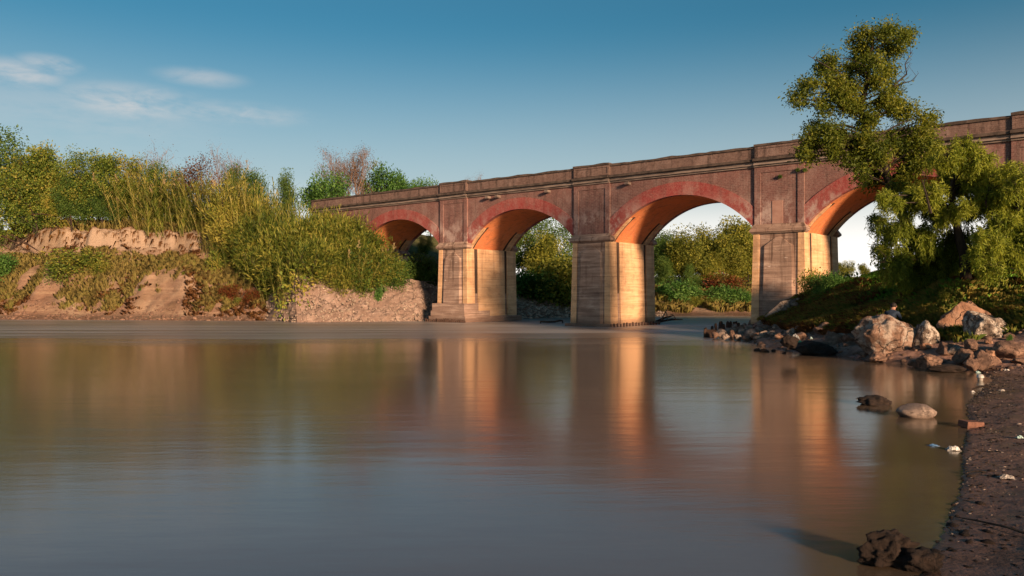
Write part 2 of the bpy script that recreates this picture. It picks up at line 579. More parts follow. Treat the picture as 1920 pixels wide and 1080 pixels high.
MAT['boulder_warm'] = mat_rock('warm_boulder', (0.128, 0.061, 0.035), (0.293, 0.159, 0.099), (0.395, 0.255, 0.178), 0.0, 0.8)
MAT['boulder_mixed'] = mat_rock('mixed_boulder', (0.073, 0.039, 0.027), (0.189, 0.111, 0.076), (0.283, 0.194, 0.147), 0.55, 0.8)
MAT['boulder_grey'] = mat_rock('lichen_boulder', (0.050, 0.035, 0.025), (0.149, 0.109, 0.084), (0.238, 0.198, 0.164), 0.95, 1.1)
MAT['rock_brown'] = mat_rock('brown_rock', (0.062, 0.037, 0.027), (0.158, 0.093, 0.066), (0.281, 0.175, 0.124), 0.0, 1.6)
MAT['rock_grey'] = mat_rock('rubble_rock', (0.080, 0.060, 0.048), (0.200, 0.148, 0.120), (0.336, 0.264, 0.224), 0.25, 1.6)
MAT['clod'] = mat_rock('wet_clod', (0.008, 0.005, 0.004), (0.018, 0.011, 0.008), (0.036, 0.022, 0.016), 0.0, 3.0)
MAT['river_stone'] = mat_rock('river_stone', (0.106, 0.079, 0.066), (0.198, 0.149, 0.122), (0.290, 0.224, 0.185), 0.0, 3.0, True)
MAT['slab'] = mat_rock('old_slab_concrete', (0.128, 0.096, 0.080), (0.264, 0.208, 0.176), (0.368, 0.296, 0.248), 0.15, 1.3)
MAT['wood'] = mat_plain('wet_dark_wood', (0.022, 0.012, 0.009, 1), (0.075, 0.042, 0.03, 1), 8.0, 0.8, stretch=(1, 1, 0.2))
MAT['bark'] = mat_plain('dark_bark', (0.016, 0.012, 0.009, 1), (0.05, 0.038, 0.029, 1), 6.0, 0.95, stretch=(1, 1, 0.25))
MAT['bark_pale'] = mat_plain('pale_bark', (0.10, 0.062, 0.043, 1), (0.22, 0.145, 0.105, 1), 6.0, 0.95, stretch=(1, 1, 0.25))
MAT['leaf_scrub'] = mat_leaf('scrub_leaf', [(0.036, 0.072, 0.012), (0.092, 0.143, 0.021), (0.171, 0.215, 0.030), (0.287, 0.244, 0.045)])
MAT['leaf_dark'] = mat_leaf('dark_leaf', [(0.025, 0.055, 0.012), (0.062, 0.122, 0.022), (0.118, 0.179, 0.031)])
MAT['leaf_green'] = mat_leaf('green_leaf', [(0.029, 0.086, 0.014), (0.065, 0.159, 0.029), (0.129, 0.230, 0.050)])
MAT['leaf_gold'] = mat_leaf('golden_leaf', [(0.068, 0.092, 0.016), (0.165, 0.187, 0.026), (0.303, 0.284, 0.044)], 0.4)
MAT['leaf_brown'] = mat_leaf('brown_leaf', [(0.07, 0.028, 0.016), (0.14, 0.06, 0.03), (0.10, 0.08, 0.025)])
MAT['leaf_red'] = mat_leaf('rust_leaf', [(0.08, 0.014, 0.008), (0.16, 0.035, 0.014), (0.15, 0.075, 0.02), (0.07, 0.08, 0.015)])
MAT['leaf_willow'] = mat_leaf('willow_leaf', [(0.078, 0.120, 0.012), (0.180, 0.234, 0.024), (0.300, 0.336, 0.041)], 0.5)
MAT['leaf_tall'] = mat_leaf('tall_tree_leaf', [(0.048, 0.076, 0.009), (0.124, 0.159, 0.016), (0.248, 0.248, 0.030)], 0.5)
MAT['cane'] = mat_leaf('cane_leaf', [(0.059, 0.097, 0.014), (0.132, 0.170, 0.028), (0.224, 0.239, 0.044), (0.356, 0.307, 0.083)], 0.35, 1.7)
MAT['leaf_feather'] = mat_leaf('feathery_leaf', [(0.041, 0.072, 0.011), (0.114, 0.152, 0.020), (0.228, 0.239, 0.037), (0.349, 0.303, 0.064)], 0.4, 1.1)
MAT['cane_stem'] = mat_plain('cane_stem', (0.12, 0.115, 0.03, 1), (0.24, 0.20, 0.08, 1), 5.0)
MAT['plume'] = mat_leaf('cane_plume', [(0.26, 0.19, 0.09), (0.40, 0.31, 0.16)], 0.3)
MAT['dry_grass'] = mat_leaf('dry_grass', [(0.098, 0.076, 0.023), (0.197, 0.158, 0.044), (0.284, 0.227, 0.076), (0.131, 0.151, 0.025)], 0.25)
MAT['rust_grass'] = mat_leaf('rusty_grass', [(0.07, 0.03, 0.012), (0.15, 0.065, 0.022), (0.20, 0.11, 0.035)], 0.25)
MAT['green_grass'] = mat_leaf('green_grass', [(0.057, 0.161, 0.021), (0.130, 0.312, 0.035), (0.247, 0.442, 0.057)], 0.3)
MAT['shade_grass'] = mat_leaf('bank_grass', [(0.077, 0.123, 0.024), (0.164, 0.204, 0.038), (0.301, 0.232, 0.060)], 0.3)


# ------------------------------------------------------------------ the lie of the land
LEFT_SHORE = [(-400, 260), (-140, 105), (-80, 76), (-41, 63.6), (-30, 62.2), (-19.5, 60.4), (-17.6, 59.0), (-15.3, 57.3), (-10, 58.4), (-5.4, 59.4), (-3.2, 62.8),
              (-0.5, 64.8), (2.5, 66.6), (6.5, 69.6), (12, 72.4), (23, 73.2), (60, 68), (150, 60), (500, 60)]
LEFT_POLY = LEFT_SHORE + [(4000, 60), (4000, 6000), (-4000, 6000), (-4000, 260)]
RIGHT_SHORE = [(500, 44), (150, 46), (60, 50), (25, 53), (17.0, 49.0), (13.2, 45.0), (11.6, 41.6), (9.6, 39.6), (9.5, 38.2), (10.6, 36.0), (10.0, 33.4), (9.6, 30.6), (9.6, 28.4),
               (10.6, 26.6), (10.9, 25.0), (10.7, 23.4), (11.6, 21.9), (12.1, 20.6), (11.2, 18.6), (9.6, 16.4), (8.2, 14.4), (7.0, 12.2), (5.75, 10.2), (4.8, 8.5), (3.75, 6.9),
               (2.85, 5.6), (1.9, 4.2), (0.3, 1.6), (-1.2, -1.2), (-6, -9), (-40, -50), (-160, -160), (-600, -500)]
RIGHT_POLY = RIGHT_SHORE + [(-4000, -500), (-4000, -4000), (4000, -4000), (4000, 44)]


def seg_dist(x, y, line):
    best = np.full(x.shape, 1e9)
    for (ax, ay), (bx, by) in zip(line[:-1], line[1:]):
        dx, dy = bx - ax, by - ay
        t = np.clip(((x - ax) * dx + (y - ay) * dy) / (dx * dx + dy * dy), 0, 1)
        best = np.minimum(best, np.hypot(x - ax - t * dx, y - ay - t * dy))
    return best


def inside(x, y, poly):
    r = np.zeros(x.shape, dtype=bool)
    for (ax, ay), (bx, by) in zip(poly, poly[1:] + poly[:1]):
        if ay == by:
            continue
        c = ((ay > y) != (by > y)) & (x < (bx - ax) * (y - ay) / (by - ay) + ax)
        r ^= c
    return r


# heights read off the right bank; unseen ones beside the camera raised for shade
RC = [(x, y, z) for x, y, z in [
    (3.5, 3.5, 0.2), (5.0, 5.0, 0.2), (0, 0, 0.15), (6.4, 9.5, 0.14), (8.4, 13, 0.16), (10.5, 16, 0.18), (12.5, 18.2, 0.22), (13.6, 20.2, 0.42), (9, 10, 0.4), (12, 14, 0.6),
    (12.2, 23.2, 0.45), (13.4, 24.5, 0.75), (15.0, 24.2, 1.1), (15.2, 26.2, 1.25), (16.0, 22.5, 1.35), (15.6, 28.2, 2.35), (14.2, 28.6, 1.5), (17.5, 28.5, 2.6), (19.0, 29.5, 2.9), (17.8, 25.5, 2.1),
    (12.0, 27.5, 0.45), (12.4, 29.5, 0.75), (13.0, 31.5, 1.1), (12.9, 33.5, 1.0), (12.4, 35.5, 0.75), (11.4, 36.5, 0.35), (11.0, 33.0, 0.35), (13.6, 38.5, 1.0), (14.6, 40.5, 1.75), (15.4, 37.5, 2.15),
    (16.5, 36.2, 2.75), (18.0, 35.8, 3.2), (13.6, 41.6, 0.6), (15.5, 42.5, 1.7), (17.5, 43.5, 2.3), (20.0, 44.5, 3.0), (21.5, 47.0, 3.3), (17.5, 32.0, 2.6), (15.8, 31.5, 1.9), (21, 40, 3.4), (22, 33, 3.5),
    (25, 36, 3.8), (28, 42, 3.6), (40, 44, 3.6), (25, 24, 4.2), (18.5, 17, 2.3), (20, 21, 2.9), (14, 10, 1.1), (12, 5, 1.2), (10, 0, 1.5), (4.6, 1.2, 0.9), (6.6, 0.6, 1.4), (8, -6, 1.2), (18, -8, 1.6), (28, 10, 2.8), (40, 25, 4.0), (30, -10, 2.4), (60, 10, 4.0), (60, 35, 4.0),
    (20, -20, 1.6), (0, -30, 1.2), (60, -40, 3.0), (100, 20, 5.0), (100, -60, 4.0)]]
_rc = np.array(RC, dtype=float)


def _phi(r):
    return r                      # linear radial basis: no overshoot


_A = _phi(np.hypot(_rc[:, None, 0] - _rc[None, :, 0], _rc[:, None, 1] - _rc[None, :, 1]))
_A = np.block([[_A, np.ones((len(_rc), 1))], [np.ones((1, len(_rc))), np.zeros((1, 1))]])
_W = np.linalg.solve(_A, np.concatenate([_rc[:, 2], [0]]))

PA = ([0, 0.5, 1.4, 2.4, 3.4, 4.6, 5.8, 6.5, 6.8, 7.2, 12, 25, 60, 400], [0.02, 0.45, 1.5, 2.3, 3.8, 4.7, 5.7, 6.2, 7.5, 7.8, 8.4, 9.0, 10, 12])
PB = ([0, 0.6, 4.3, 5.2, 9, 16, 30, 60, 400], [-0.3, -0.2, 2.7, 3.3, 4.7, 7.6, 9.0, 10, 12])
PC = ([0, 1, 5, 7, 12, 22, 60, 400], [0.0, 0.35, 1.75, 2.3, 2.9, 3.8, 5, 8])


def ground(x, y, detail=True):
    """height of the ground, and how far inside the left and the right bank a place lies"""
    x, y = np.atleast_1d(np.asarray(x, dtype=float)), np.atleast_1d(np.asarray(y, dtype=float))
    dl = seg_dist(x, y, LEFT_SHORE) * np.where(inside(x, y, LEFT_POLY), 1, -1)
    dr = seg_dist(x, y, RIGHT_SHORE) * np.where(inside(x, y, RIGHT_POLY), 1, -1)
    # left bank
    dd = dl + (fbm(x * 0.42, y * 0.16, 4, 1) * 0.9 + fbm(x * 1.3, y * 0.6, 3, 2) * 0.45) * sstep(0.2, 2.0, dl) * sstep(14, 9, dl)
    a = np.interp(dd, *PA) * np.interp(x, [-45, -28, -24.5, -20, -16], [1.0, 0.97, 0.86, 0.74, 0.62])
    b = np.interp(dl, *PB)
    c = np.interp(dl, *PC)
    wb = sstep(-21.5, -18.0, x)
    wc = sstep(-5.5, -1.0, x)
    zl = a * (1 - wb) + b * wb
    zl = zl * (1 - wc) + c * wc
    # right bank
    Rr = np.hypot(x[..., None] - _rc[:, 0], y[..., None] - _rc[:, 1])
    zr = _phi(Rr) @ _W[:-1] + _W[-1]
    zr = np.clip(zr, 0.02, 8.0)
    zr = np.minimum(zr, 0.005 + dr * (0.085 + 0.45 * sstep(19, 25, y) + 0.45 * sstep(4.6, 2.6, y)))  # steeper close to the camera, so the unseen crest shades the foreground
    bed = -np.minimum(1.6, 0.02 + np.minimum(-np.maximum(dl, dr), 1e9) * 0.16)
    z = np.where(dl > 0, zl, np.where(dr > 0, zr, bed))
    if detail:
        z = z + np.where(dl > 0, (fbm(x * 0.8, y * 0.8, 4, 4) * 0.42 + fbm(x * 2.1, y * 2.1, 3, 7) * 0.22) * sstep(0, 1.5, dl) * (0.5 + 0.5 * sstep(-18, -21, x)), 0)
        z = z + np.where(dr > 0, (fbm(x * 0.8, y * 0.8, 4, 5) * 0.20 * sstep(0.5, 4.5, dr) + fbm(x * 2.2, y * 2.2, 4, 6) * 0.05 * sstep(0.0, 1.6, dr) + fbm(x * 0.9, y * 0.9, 2, 9) * 0.03 * sstep(-0.1, 0.3, dr)), 0)
    return z, dl, dr


def gz(x, y):
    return float(ground(x, y)[0][0])


def spaced(parts):
    out = []
    for a, b, st in parts:
        out.append(np.arange(a, b, st))
    return np.unique(np.concatenate(out + [np.array([parts[-1][1]])]))


gx = np.unique(np.concatenate([-np.geomspace(76, 4000, 16)[::-1], np.arange(-75, -46, 0.5), np.arange(-46, -17, 0.24), np.arange(-17, 2, 0.36), np.arange(2, 9, 0.07), np.arange(9, 20, 0.16), np.arange(20, 46, 0.5), np.geomspace(46, 4000, 16)]))
gy = np.unique(np.concatenate([-np.geomspace(6, 3500, 12)[::-1], np.arange(-5.5, 3, 0.4), np.arange(3, 13, 0.07), np.arange(13, 32, 0.16), np.arange(32, 58, 0.36), np.arange(58, 74, 0.22), np.arange(74, 92, 0.4), np.geomspace(92, 6000, 18)]))
GX, GY = np.meshgrid(gx, gy)
nx, ny = len(gx), len(gy)
fx_, fy_ = GX.ravel(), GY.ravel()
zz, dl, dr = [], [], []
for i in range(0, len(fx_), 20000):
    a_, b_, c_ = ground(fx_[i:i + 20000], fy_[i:i + 20000])
    zz.append(a_); dl.append(b_); dr.append(c_)
zz, dl, dr = np.concatenate(zz), np.concatenate(dl), np.concatenate(dr)
idx = np.arange(nx * ny).reshape(ny, nx)
fc = np.stack([idx[:-1, :-1], idx[:-1, 1:], idx[1:, 1:], idx[1:, :-1]], -1).reshape(-1, 4)
nb = fbm(fx_ * 0.5, fy_ * 0.5, 4, 8)
left = dl > 0
right = dr > 0
a_soil = np.where(left, np.clip(sstep(7.0, 8.2, dl + nb) + sstep(-21, -18, fx_) * sstep(4.0, 4.8, dl) - sstep(-6, -2, fx_) * (1 - sstep(6, 8, dl)), 0, 1), 0)
a_soil = np.where(left, np.maximum(a_soil, 0.55 * sstep(0.1, 0.5, nb) * sstep(-21, -24, fx_)), a_soil)
a_beach = np.where(right, np.maximum(sstep(1.3, 0.7, zz + nb * 0.3), sstep(26.5, 24, fy_)), np.where(left, 0.0, 1.0))
a_soil = np.where(right, np.maximum(a_soil, sstep(0.9, 1.4, zz) * 0.75), a_soil)
a_green = np.where(right, sstep(1.6, 2.2, zz + nb * 0.4) * sstep(25, 27, fy_), np.where(left, sstep(9, 12, dl + nb) * 0.6, 0))
a_wet = np.where(right, sstep(0.20, 0.03, zz + nb * 0.10), np.where(left, sstep(0.55, 0.15, zz), 1.0))
terrain = mesh_obj('ground', np.stack([fx_, fy_, zz], -1), fc, MAT['earth'], None, True,
                   {'soil': a_soil, 'beach': a_beach, 'green': a_green, 'wet': a_wet})
tag(terrain, kind='structure')

wx = np.array([-4000, -600, -120, -60, -30, 0, 30, 60, 120, 600, 4000.0])
wy = np.array([-3500, -300, -40, 0, 20, 40, 60, 80, 120, 400, 6000.0])
WX, WY = np.meshgrid(wx, wy)
wi = np.arange(len(wx) * len(wy)).reshape(len(wy), len(wx))
wf = np.stack([wi[:-1, :-1], wi[:-1, 1:], wi[1:, 1:], wi[1:, :-1]], -1).reshape(-1, 4)
water = mesh_obj('river_water', np.stack([WX.ravel(), WY.ravel(), np.zeros(WX.size)], -1), wf, MAT['water'])
tag(water, kind='structure')

# ------------------------------------------------------------------ the bridge
BANG = math.atan2(-0.6330, 0.7741)
bridge = empty('brick_bridge', (4.04, 51.24, 0), BANG, 'long red brick arch bridge on tall concrete piers crossing the river', 'bridge')
Wd = 5.2               # depth of the barrel
SP, PW = 12.0, 2.7     # pier spacing and width
SPR, RR, CZ = 5.6, 5.98, 1.84
Z_CORN, Z_PAR, Z_TOP, Z_BLK = 8.94, 9.38, 10.10, 10.19


def arc(tc, rad, z0, n=28):
    """points of a circle about (tc, CZ), from height z0 over the crown and down to z0"""
    a0 = math.asin((z0 - CZ) / rad)
    return [(tc + rad * math.cos(math.pi - a0 - (math.pi - 2 * a0) * i / n), CZ + rad * math.sin(math.pi - a0 - (math.pi - 2 * a0) * i / n)) for i in range(n + 1)]


def pier_shaft(t0, z0):
    """the pier and all that is fixed to it"""
    b = 0.10
    sh = MB()
    f = 0.14               # the shaft stands proud of the brick face
    for k0, k1 in ((0, 1),):
        sh.loft([[(t0 - b, -f - b, z0), (t0 + PW + b, -f - b, z0), (t0 + PW + b, Wd + f + b, z0), (t0 - b, Wd + f + b, z0)],
                 [(t0 + 0.10, -f, 5.29), (t0 + PW - 0.10, -f, 5.29), (t0 + PW - 0.10, Wd + f, 5.29), (t0 + 0.10, Wd + f, 5.29)]])
    p = sh.build('pier', MAT['pier'], bridge)
    # facings of the two sides: strip, groove, field, groove, strip
    for s in (-1, 1):
        for (a, c, nm) in ((-f - 0.04, 0.62, 'edge_strip'), (1.02, 4.05, 'side_facing'), (4.32, Wd + f + 0.04, 'edge_strip')):
            q = MB()
            if s > 0:
                x0a, x0b = t0 + PW - 0.3, t0 + PW - 0.3
                xb, xt = t0 + PW + b + 0.10, t0 + PW + 0.03
            else:
                x0a, x0b = t0 + 0.3, t0 + 0.3
                xb, xt = t0 - b - 0.10, t0 - 0.03
            if nm == 'side_facing':
                xb -= 0.03 * s
                xt -= 0.03 * s
            dz0 = b if a < 0 else 0
            rb = [(x0a, a - dz0 * (a < 0), z0), (xb, a - dz0 * (a < 0), z0), (xb, c, z0), (x0a, c, z0)]
            rt = [(x0b, a, 5.30), (xt, a, 5.30), (xt, c, 5.30), (x0b, c, 5.30)]
            if s < 0:
                rb.reverse(); rt.reverse()
            q.loft([rb, rt])
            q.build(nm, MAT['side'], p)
        for (a, c) in ((0.625, 1.015), (4.055, 4.315)):
            q = MB()
            if s > 0:
                q.box(t0 + PW - 0.2, t0 + PW - 0.005, a, c, max(z0, 0.02), 5.28)
            else:
                q.box(t0 + 0.005, t0 + 0.2, a, c, max(z0, 0.02), 5.28)
            q.build('drain_groove', MAT['groove'], p)
    # shallow cutwater with a pyramid top on the upstream and downstream faces
    for front in (1, 0):
        q = MB()
        y = (lambda v: -f - v) if front else (lambda v: Wd + f + v)
        rb = [(t0 + 0.18, y(-0.2), z0), (t0 + 0.50, y(0.30), z0), (t0 + PW - 0.50, y(0.30), z0), (t0 + PW - 0.18, y(-0.2), z0)]
        rt = [(t0 + 0.32, y(-0.2), 4.62), (t0 + 0.62, y(0.12), 4.62), (t0 + PW - 0.62, y(0.12), 4.62), (t0 + PW - 0.32, y(-0.2), 4.62)]
        ap = [(t0 + 1.25, y(-0.2), 5.16), (t0 + 1.32, y(0.01), 5.16), (t0 + PW - 1.32, y(0.01), 5.16), (t0 + PW - 1.25, y(-0.2), 5.16)]
        if not front:
            for r_ in (rb, rt, ap):
                r_.reverse()
        q.loft([rb, rt, ap])
        q.build('cutwater', MAT['pier'], p)
    e = 0.20
    # the cap only wraps the two ends: notch it where the barrels spring
    for (a, c) in ((-f - e, 0.22), (Wd - 0.22, Wd + f + e)):
        rings = []
        for k1, z in ((0.45, 5.29), (0.85, 5.37), (1.0, 5.39), (1.0, 5.50), (0.85, 5.53), (0.05, 5.80)):
            ya = -f - e * k1 if a < 0 else a
            yb = c if a < 0 else Wd + f + e * k1
            rings.append([(t0 - e * k1, ya, z), (t0 + PW + e * k1, ya, z), (t0 + PW + e * k1, yb, z), (t0 - e * k1, yb, z)])
        q2 = MB()
        q2.loft(rings)
        q2.build('pier_cap', MAT['pier'], p)
    return p


def pilaster(t0):
    """brick panel above a pier, framed by two strips"""
    q = MB()
    q.box(t0 + 0.06, t0 + PW - 0.06, Wd - 0.5, Wd + 0.06, 5.74, Z_CORN + 0.01)
    q.build('pilaster', MAT['brick'], bridge)
    q = MB()
    q.box(t0 + 0.06, t0 + PW - 0.06, -0.06, 0.5, 5.74, Z_CORN + 0.01)
    pl = q.build('pilaster', MAT['brick'], bridge)
    for a, c in ((0.0, 0.34), (PW - 0.34, PW)):
        q = MB()
        q.box(t0 + a, t0 + c, -0.11, 0.30, 5.76, Z_CORN + 0.02)
        q.build('pilaster_strip', MAT['brick'], pl)
    q = MB()
    q.box(t0 + 0.343, t0 + PW - 0.343, -0.10, 0.28, 8.62, Z_CORN + 0.015)
    q.build('pilaster_strip', MAT['brick'], pl)
    return pl


def span(ta, tb):
    """one arch between ta and tb"""
    tc = (ta + tb) / 2
    # brick face above the ring, front and back, and the road slab
    top = Z_CORN + 0.03
    cols = [(t, z) for t, z in arc(tc, RR + 0.4, 5.2, 40)]
    vs, fs = [], []
    for face in (0.0, Wd):
        b0 = len(vs)
        for t, z in cols:
            t = min(max(t, ta - 0.6), tb + 0.6)
            vs += [(t, face, z), (t, face, top)]
        for i in range(len(cols) - 1):
            a = b0 + 2 * i
            q = (a, a + 2, a + 3, a + 1)
            fs.append(q if face == 0.0 else q[::-1])
    mesh_obj('spandrel_wall', vs, fs, MAT['brick'], bridge)
    # barrel
    pts = arc(tc, RR, SPR - 0.32, 36)
    vs, fs = [], []
    ws = [-0.03, 0.35, 0.9, 1.5, 2.6, 3.7, 4.3, 4.85, Wd + 0.03]
    for t, z in pts:
        for y_ in ws:
            vs.append((t, y_, z))
    n = len(ws)
    for i in range(len(pts) - 1):
        for j in range(n - 1):
            a = i * n + j
            fs.append((a, a + n, a + n + 1, a + 1)[::-1])
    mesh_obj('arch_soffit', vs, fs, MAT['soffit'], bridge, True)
    # rings on both faces
    for y0, y1 in ((-0.055, 0.30), (Wd - 0.30, Wd + 0.055)):
        inn, out = arc(tc, RR - 0.012, SPR - 0.30, 40), arc(tc, RR + 0.76, SPR - 0.30, 40)
        q = MB()
        rings = []
        for (t1, z1), (t2, z2) in zip(inn, out):
            rings.append([(t1, y0, z1), (t1, y1, z1), (t2, y1, z2), (t2, y0, z2)])
        q.loft(rings)
        q.build('arch_ring', MAT['ring'], bridge)
    # haunch strips that carry the pier's edge strips a little way up the barrel
    a0 = math.asin((SPR - 0.32 - CZ) / RR)
    for side in (0, 1):
        for y0, y1, up in ((0.30, 0.62, 0.34), (1.0, 1.02, 0.0), (4.32, 4.90, 0.30)):
            if up == 0.0:
                continue
            rings = []
            for k in range(9):
                a = a0 + up * k / 8
                an = math.pi - a if side == 0 else a
                th = 0.07 if k < 8 else 0.02
                r0, r1 = RR - th, RR + 0.02
                rings.append([(tc + r * math.cos(an), y_, CZ + r * math.sin(an)) for r, y_ in ((r0, y0), (r0, y1), (r1, y1), (r1, y0))])
            q = MB()
            q.loft(rings)
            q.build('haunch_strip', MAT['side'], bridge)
            rings = []
            g0, g1 = (0.625, 0.84) if y0 < 1 else (4.12, 4.315)
            for k in range(9):
                a = a0 + (up + 0.02) * k / 8
                an = math.pi - a if side == 0 else a
                rings.append([(tc + r * math.cos(an), y_, CZ + r * math.sin(an)) for r, y_ in ((RR - 0.012, g0), (RR - 0.012, g1), (RR + 0.05, g1), (RR + 0.05, g0))])
            q = MB()
            q.loft(rings)
            q.build('drain_groove', MAT['groove'], bridge)


T0, T1 = -27.5, 52.0
PIERS = [-24.0, -12.0, 0.0, 12.0, 24.0, 36.0]
for t0 in PIERS:
    pier_shaft(t0, -1.5)
    if t0 > -24:
        pilaster(t0)
for i in range(len(PIERS) - 1):
    span(PIERS[i] + PW, PIERS[i + 1])
# abutments at both ends
q = MB(); q.box(T0, -24.0 + 0.1, 0.01, Wd - 0.01, 0, Z_CORN + 0.02); q.build('abutment_wall', MAT['brick'], bridge)
q = MB(); q.box(-24.0 + 0.102, -21.1, 0.012, Wd - 0.012, 5.5, Z_CORN + 0.018); q.build('abutment_wall', MAT['brick'], bridge)
q = MB(); q.box(38.6, T1, 0.01, Wd - 0.01, 0, Z_CORN + 0.02); q.build('abutment_wall', MAT['brick'], bridge)
q = MB(); q.box(T0, T1, 0.25, Wd - 0.25, Z_CORN + 0.04, 9.30); q.build('deck', MAT['coping'], bridge)


def ragged_bar(t_a, t_b, y0, y1, z0, z1, amp, step, seed):
    """a long bar with worn, uneven top edge"""
    rnd = random.Random(seed)
    n = max(2, int((t_b - t_a) / step))
    rings = []
    for i in range(n + 1):
        t = t_a + (t_b - t_a) * i / n
        e = amp * (mn.noise(Vector((t * 0.8, seed, 0))) + 0.8 * (rnd.random() - 0.5))
        e2 = amp * 0.5 * (rnd.random() - 0.5)
        rings.append([(t, y0 + e2 * 0.5, z0), (t, y1, z0), (t, y1, z1 + e), (t, y0 + e2, z1 + e * 0.9)][::-1])
    q = MB()
    q.loft(rings)
    return q


bays = []
for i in range(len(PIERS) - 1):
    bays.append((PIERS[i] + PW, PIERS[i + 1], False))
for t0 in PIERS:
    bays.append((t0, t0 + PW, t0 > -24))
bays += [(T0, -24.0, False), (38.7, T1, False)]
for k, (a, c, blk) in enumerate(bays):
    pr = 0.08 if blk else 0.0        # the cornice and parapet break forward over each pier
    e = 0.004 if blk else -0.004
    a, c = a - e * 2, c + e * 2
    cn = MB()
    prof = [(0.35, Z_CORN), (-0.10 - pr, Z_CORN), (-0.10 - pr, 9.03), (-0.19 - pr, 9.035), (-0.19 - pr, 9.10), (-0.14 - pr, 9.105), (-0.14 - pr, 9.24), (0.35, 9.24)]
    cn.loft([[(t_, y_, z_) for y_, z_ in prof] for t_ in (a, c)])
    cr = cn.build('cornice', MAT['cornice'], bridge)
    q = MB(); q.box(a, c, -0.30 - pr, 0.36, 9.242, 9.385); q.build('cornice_ledge', MAT['coping'], cr)
    q = MB(); q.box(a, c, Wd - 0.35, Wd + 0.28 + pr, Z_CORN, 9.385); q.build('cornice', MAT['cornice'], bridge)
    ztop = Z_BLK if blk else Z_TOP
    for y0, y1 in ((-0.06 - pr, 0.34), (Wd - 0.34, Wd + 0.06 + pr)):
        q = MB(); q.box(a, c, y0, y1, 9.387, ztop - 0.13)
        pp = q.build('parapet', MAT['parapet'], bridge)
        ragged_bar(a, c, y0 - 0.07, y1 + 0.05, ztop - 0.128, ztop, 0.05, 0.35, k * 3.1 + y0).build('coping', MAT['coping'], pp)
        if blk and y0 < 1:
            for f_ in ((a + 0.15, c - 0.15, ztop - 0.26, ztop - 0.16), (a + 0.15, c - 0.15, 9.45, 9.53), (a + 0.05, a + 0.149, 9.45, ztop - 0.16), (c - 0.149, c - 0.05, 9.45, ztop - 0.16)):
                q = MB()
                q.box(f_[0], f_[1], y0 - 0.035, y0 + 0.1, f_[2], f_[3])
                q.build('parapet_frame', MAT['parapet'], pp)
# patch of bare render on the third pier, scuppers under the cornice, stepped footing of the first pier
q = MB(); q.box(12.98, 13.56, -0.085, 0.02, 5.82, 7.05); q.build('wall_patch', MAT['patch'], bridge)
for t in (-7.4, -6.5, -2.2, 3.9, 17.9, 20.2):
    q = MB(); q.box(t, t + 0.26, -0.34, 0.02, 8.70, 8.86); q.build('scupper', MAT['cornice'], bridge)
for f_ in ((-12.55, -8.9, -0.72, Wd + 0.5, -1.5, 0.42), (-12.40, -9.03, -0.66, 2.1, 0.422, 0.82), (-12.30, -9.10, -0.62, 0.9, 0.822, 1.35)):
    ft = MB()
    ft.box(*f_)
    ft.build('footing', MAT['pier'], bridge)
ft = MB()
ft.box(-0.32, 3.05, -0.66, Wd + 0.5, -1.5, 0.16)
ft.build('footing', MAT['pier'], bridge)


def B(t, wv, z):
    """bridge coordinates to world"""
    return Vector((4.04 + 0.7741 * t + 0.6330 * wv, 51.24 - 0.6330 * t + 0.7741 * wv, z))


# ------------------------------------------------------------------ rocks
def rock_arrays(seed, sub=3, cuts=9, rough=0.16, freq=1.7, lo=0.55, hi=0.9):
    bm = bmesh.new()
    bmesh.ops.create_icosphere(bm, subdivisions=sub, radius=1.0)
    v = np.array([p.co[:] for p in bm.verts])
    f = np.array([[q.index for q in fc_.verts] for fc_ in bm.faces])
    bm.free()
    rg = np.random.default_rng(seed)
    for _ in range(cuts):
        n = rg.normal(size=3)
        n /= np.linalg.norm(n)
        dist = rg.uniform(lo, hi)
        over = np.maximum(0, v @ n - dist)
        v = v - over[:, None] * n * 0.92
    off = Vector(rg.uniform(-50, 50, 3))
    out = []
    for p in v:
        q = Vector(p) * freq + off
        dsp = mn.fractal(q, 0.9, 2.1, 5) * rough
        rd = 1 - abs(mn.noise(q * 1.3)) * 2
        out.append(p * (1 + dsp + 0.35 * rough * rd))
    return np.array(out), f


def rock(name, loc, size, mat, label, cat, group=None, seed=0, sub=3, rz=0.0, tilt=(0, 0), sink=0.25, smooth=False, **kw):
    v, f = rock_arrays(seed, sub, **kw)
    v = v * np.array(size) / 2
    o = mesh_obj(name, v, f, mat, None, smooth)
    o.rotation_euler = (tilt[0], tilt[1], rz)
    o.location = (loc[0], loc[1], loc[2] + size[2] * (0.5 - sink))
    return tag(o, label, cat, group)


def rock_px(name, px, py, wpx, hpx, mat, label, cat='rock', group=None, z=None, Y=None, depth=0.9, **kw):
    """a rock whose foot is at pixel (px, py); its ground height sets how far away it is"""
    if Y is None:
        Y = (CAMH - z) * F / (py - HY)
    p = P(px, py, Y)
    wd, ht = wpx * Y / F, hpx * Y / F
    dp = wd * depth
    sink = kw.pop('sink', 0.22)
    return rock(name, ((px - CX) / F * (Y + dp * 0.35), Y + dp * 0.35, p.z), (wd * 1.04, dp, ht / (1 - sink)), mat, label, cat, group, sink=sink, **kw)


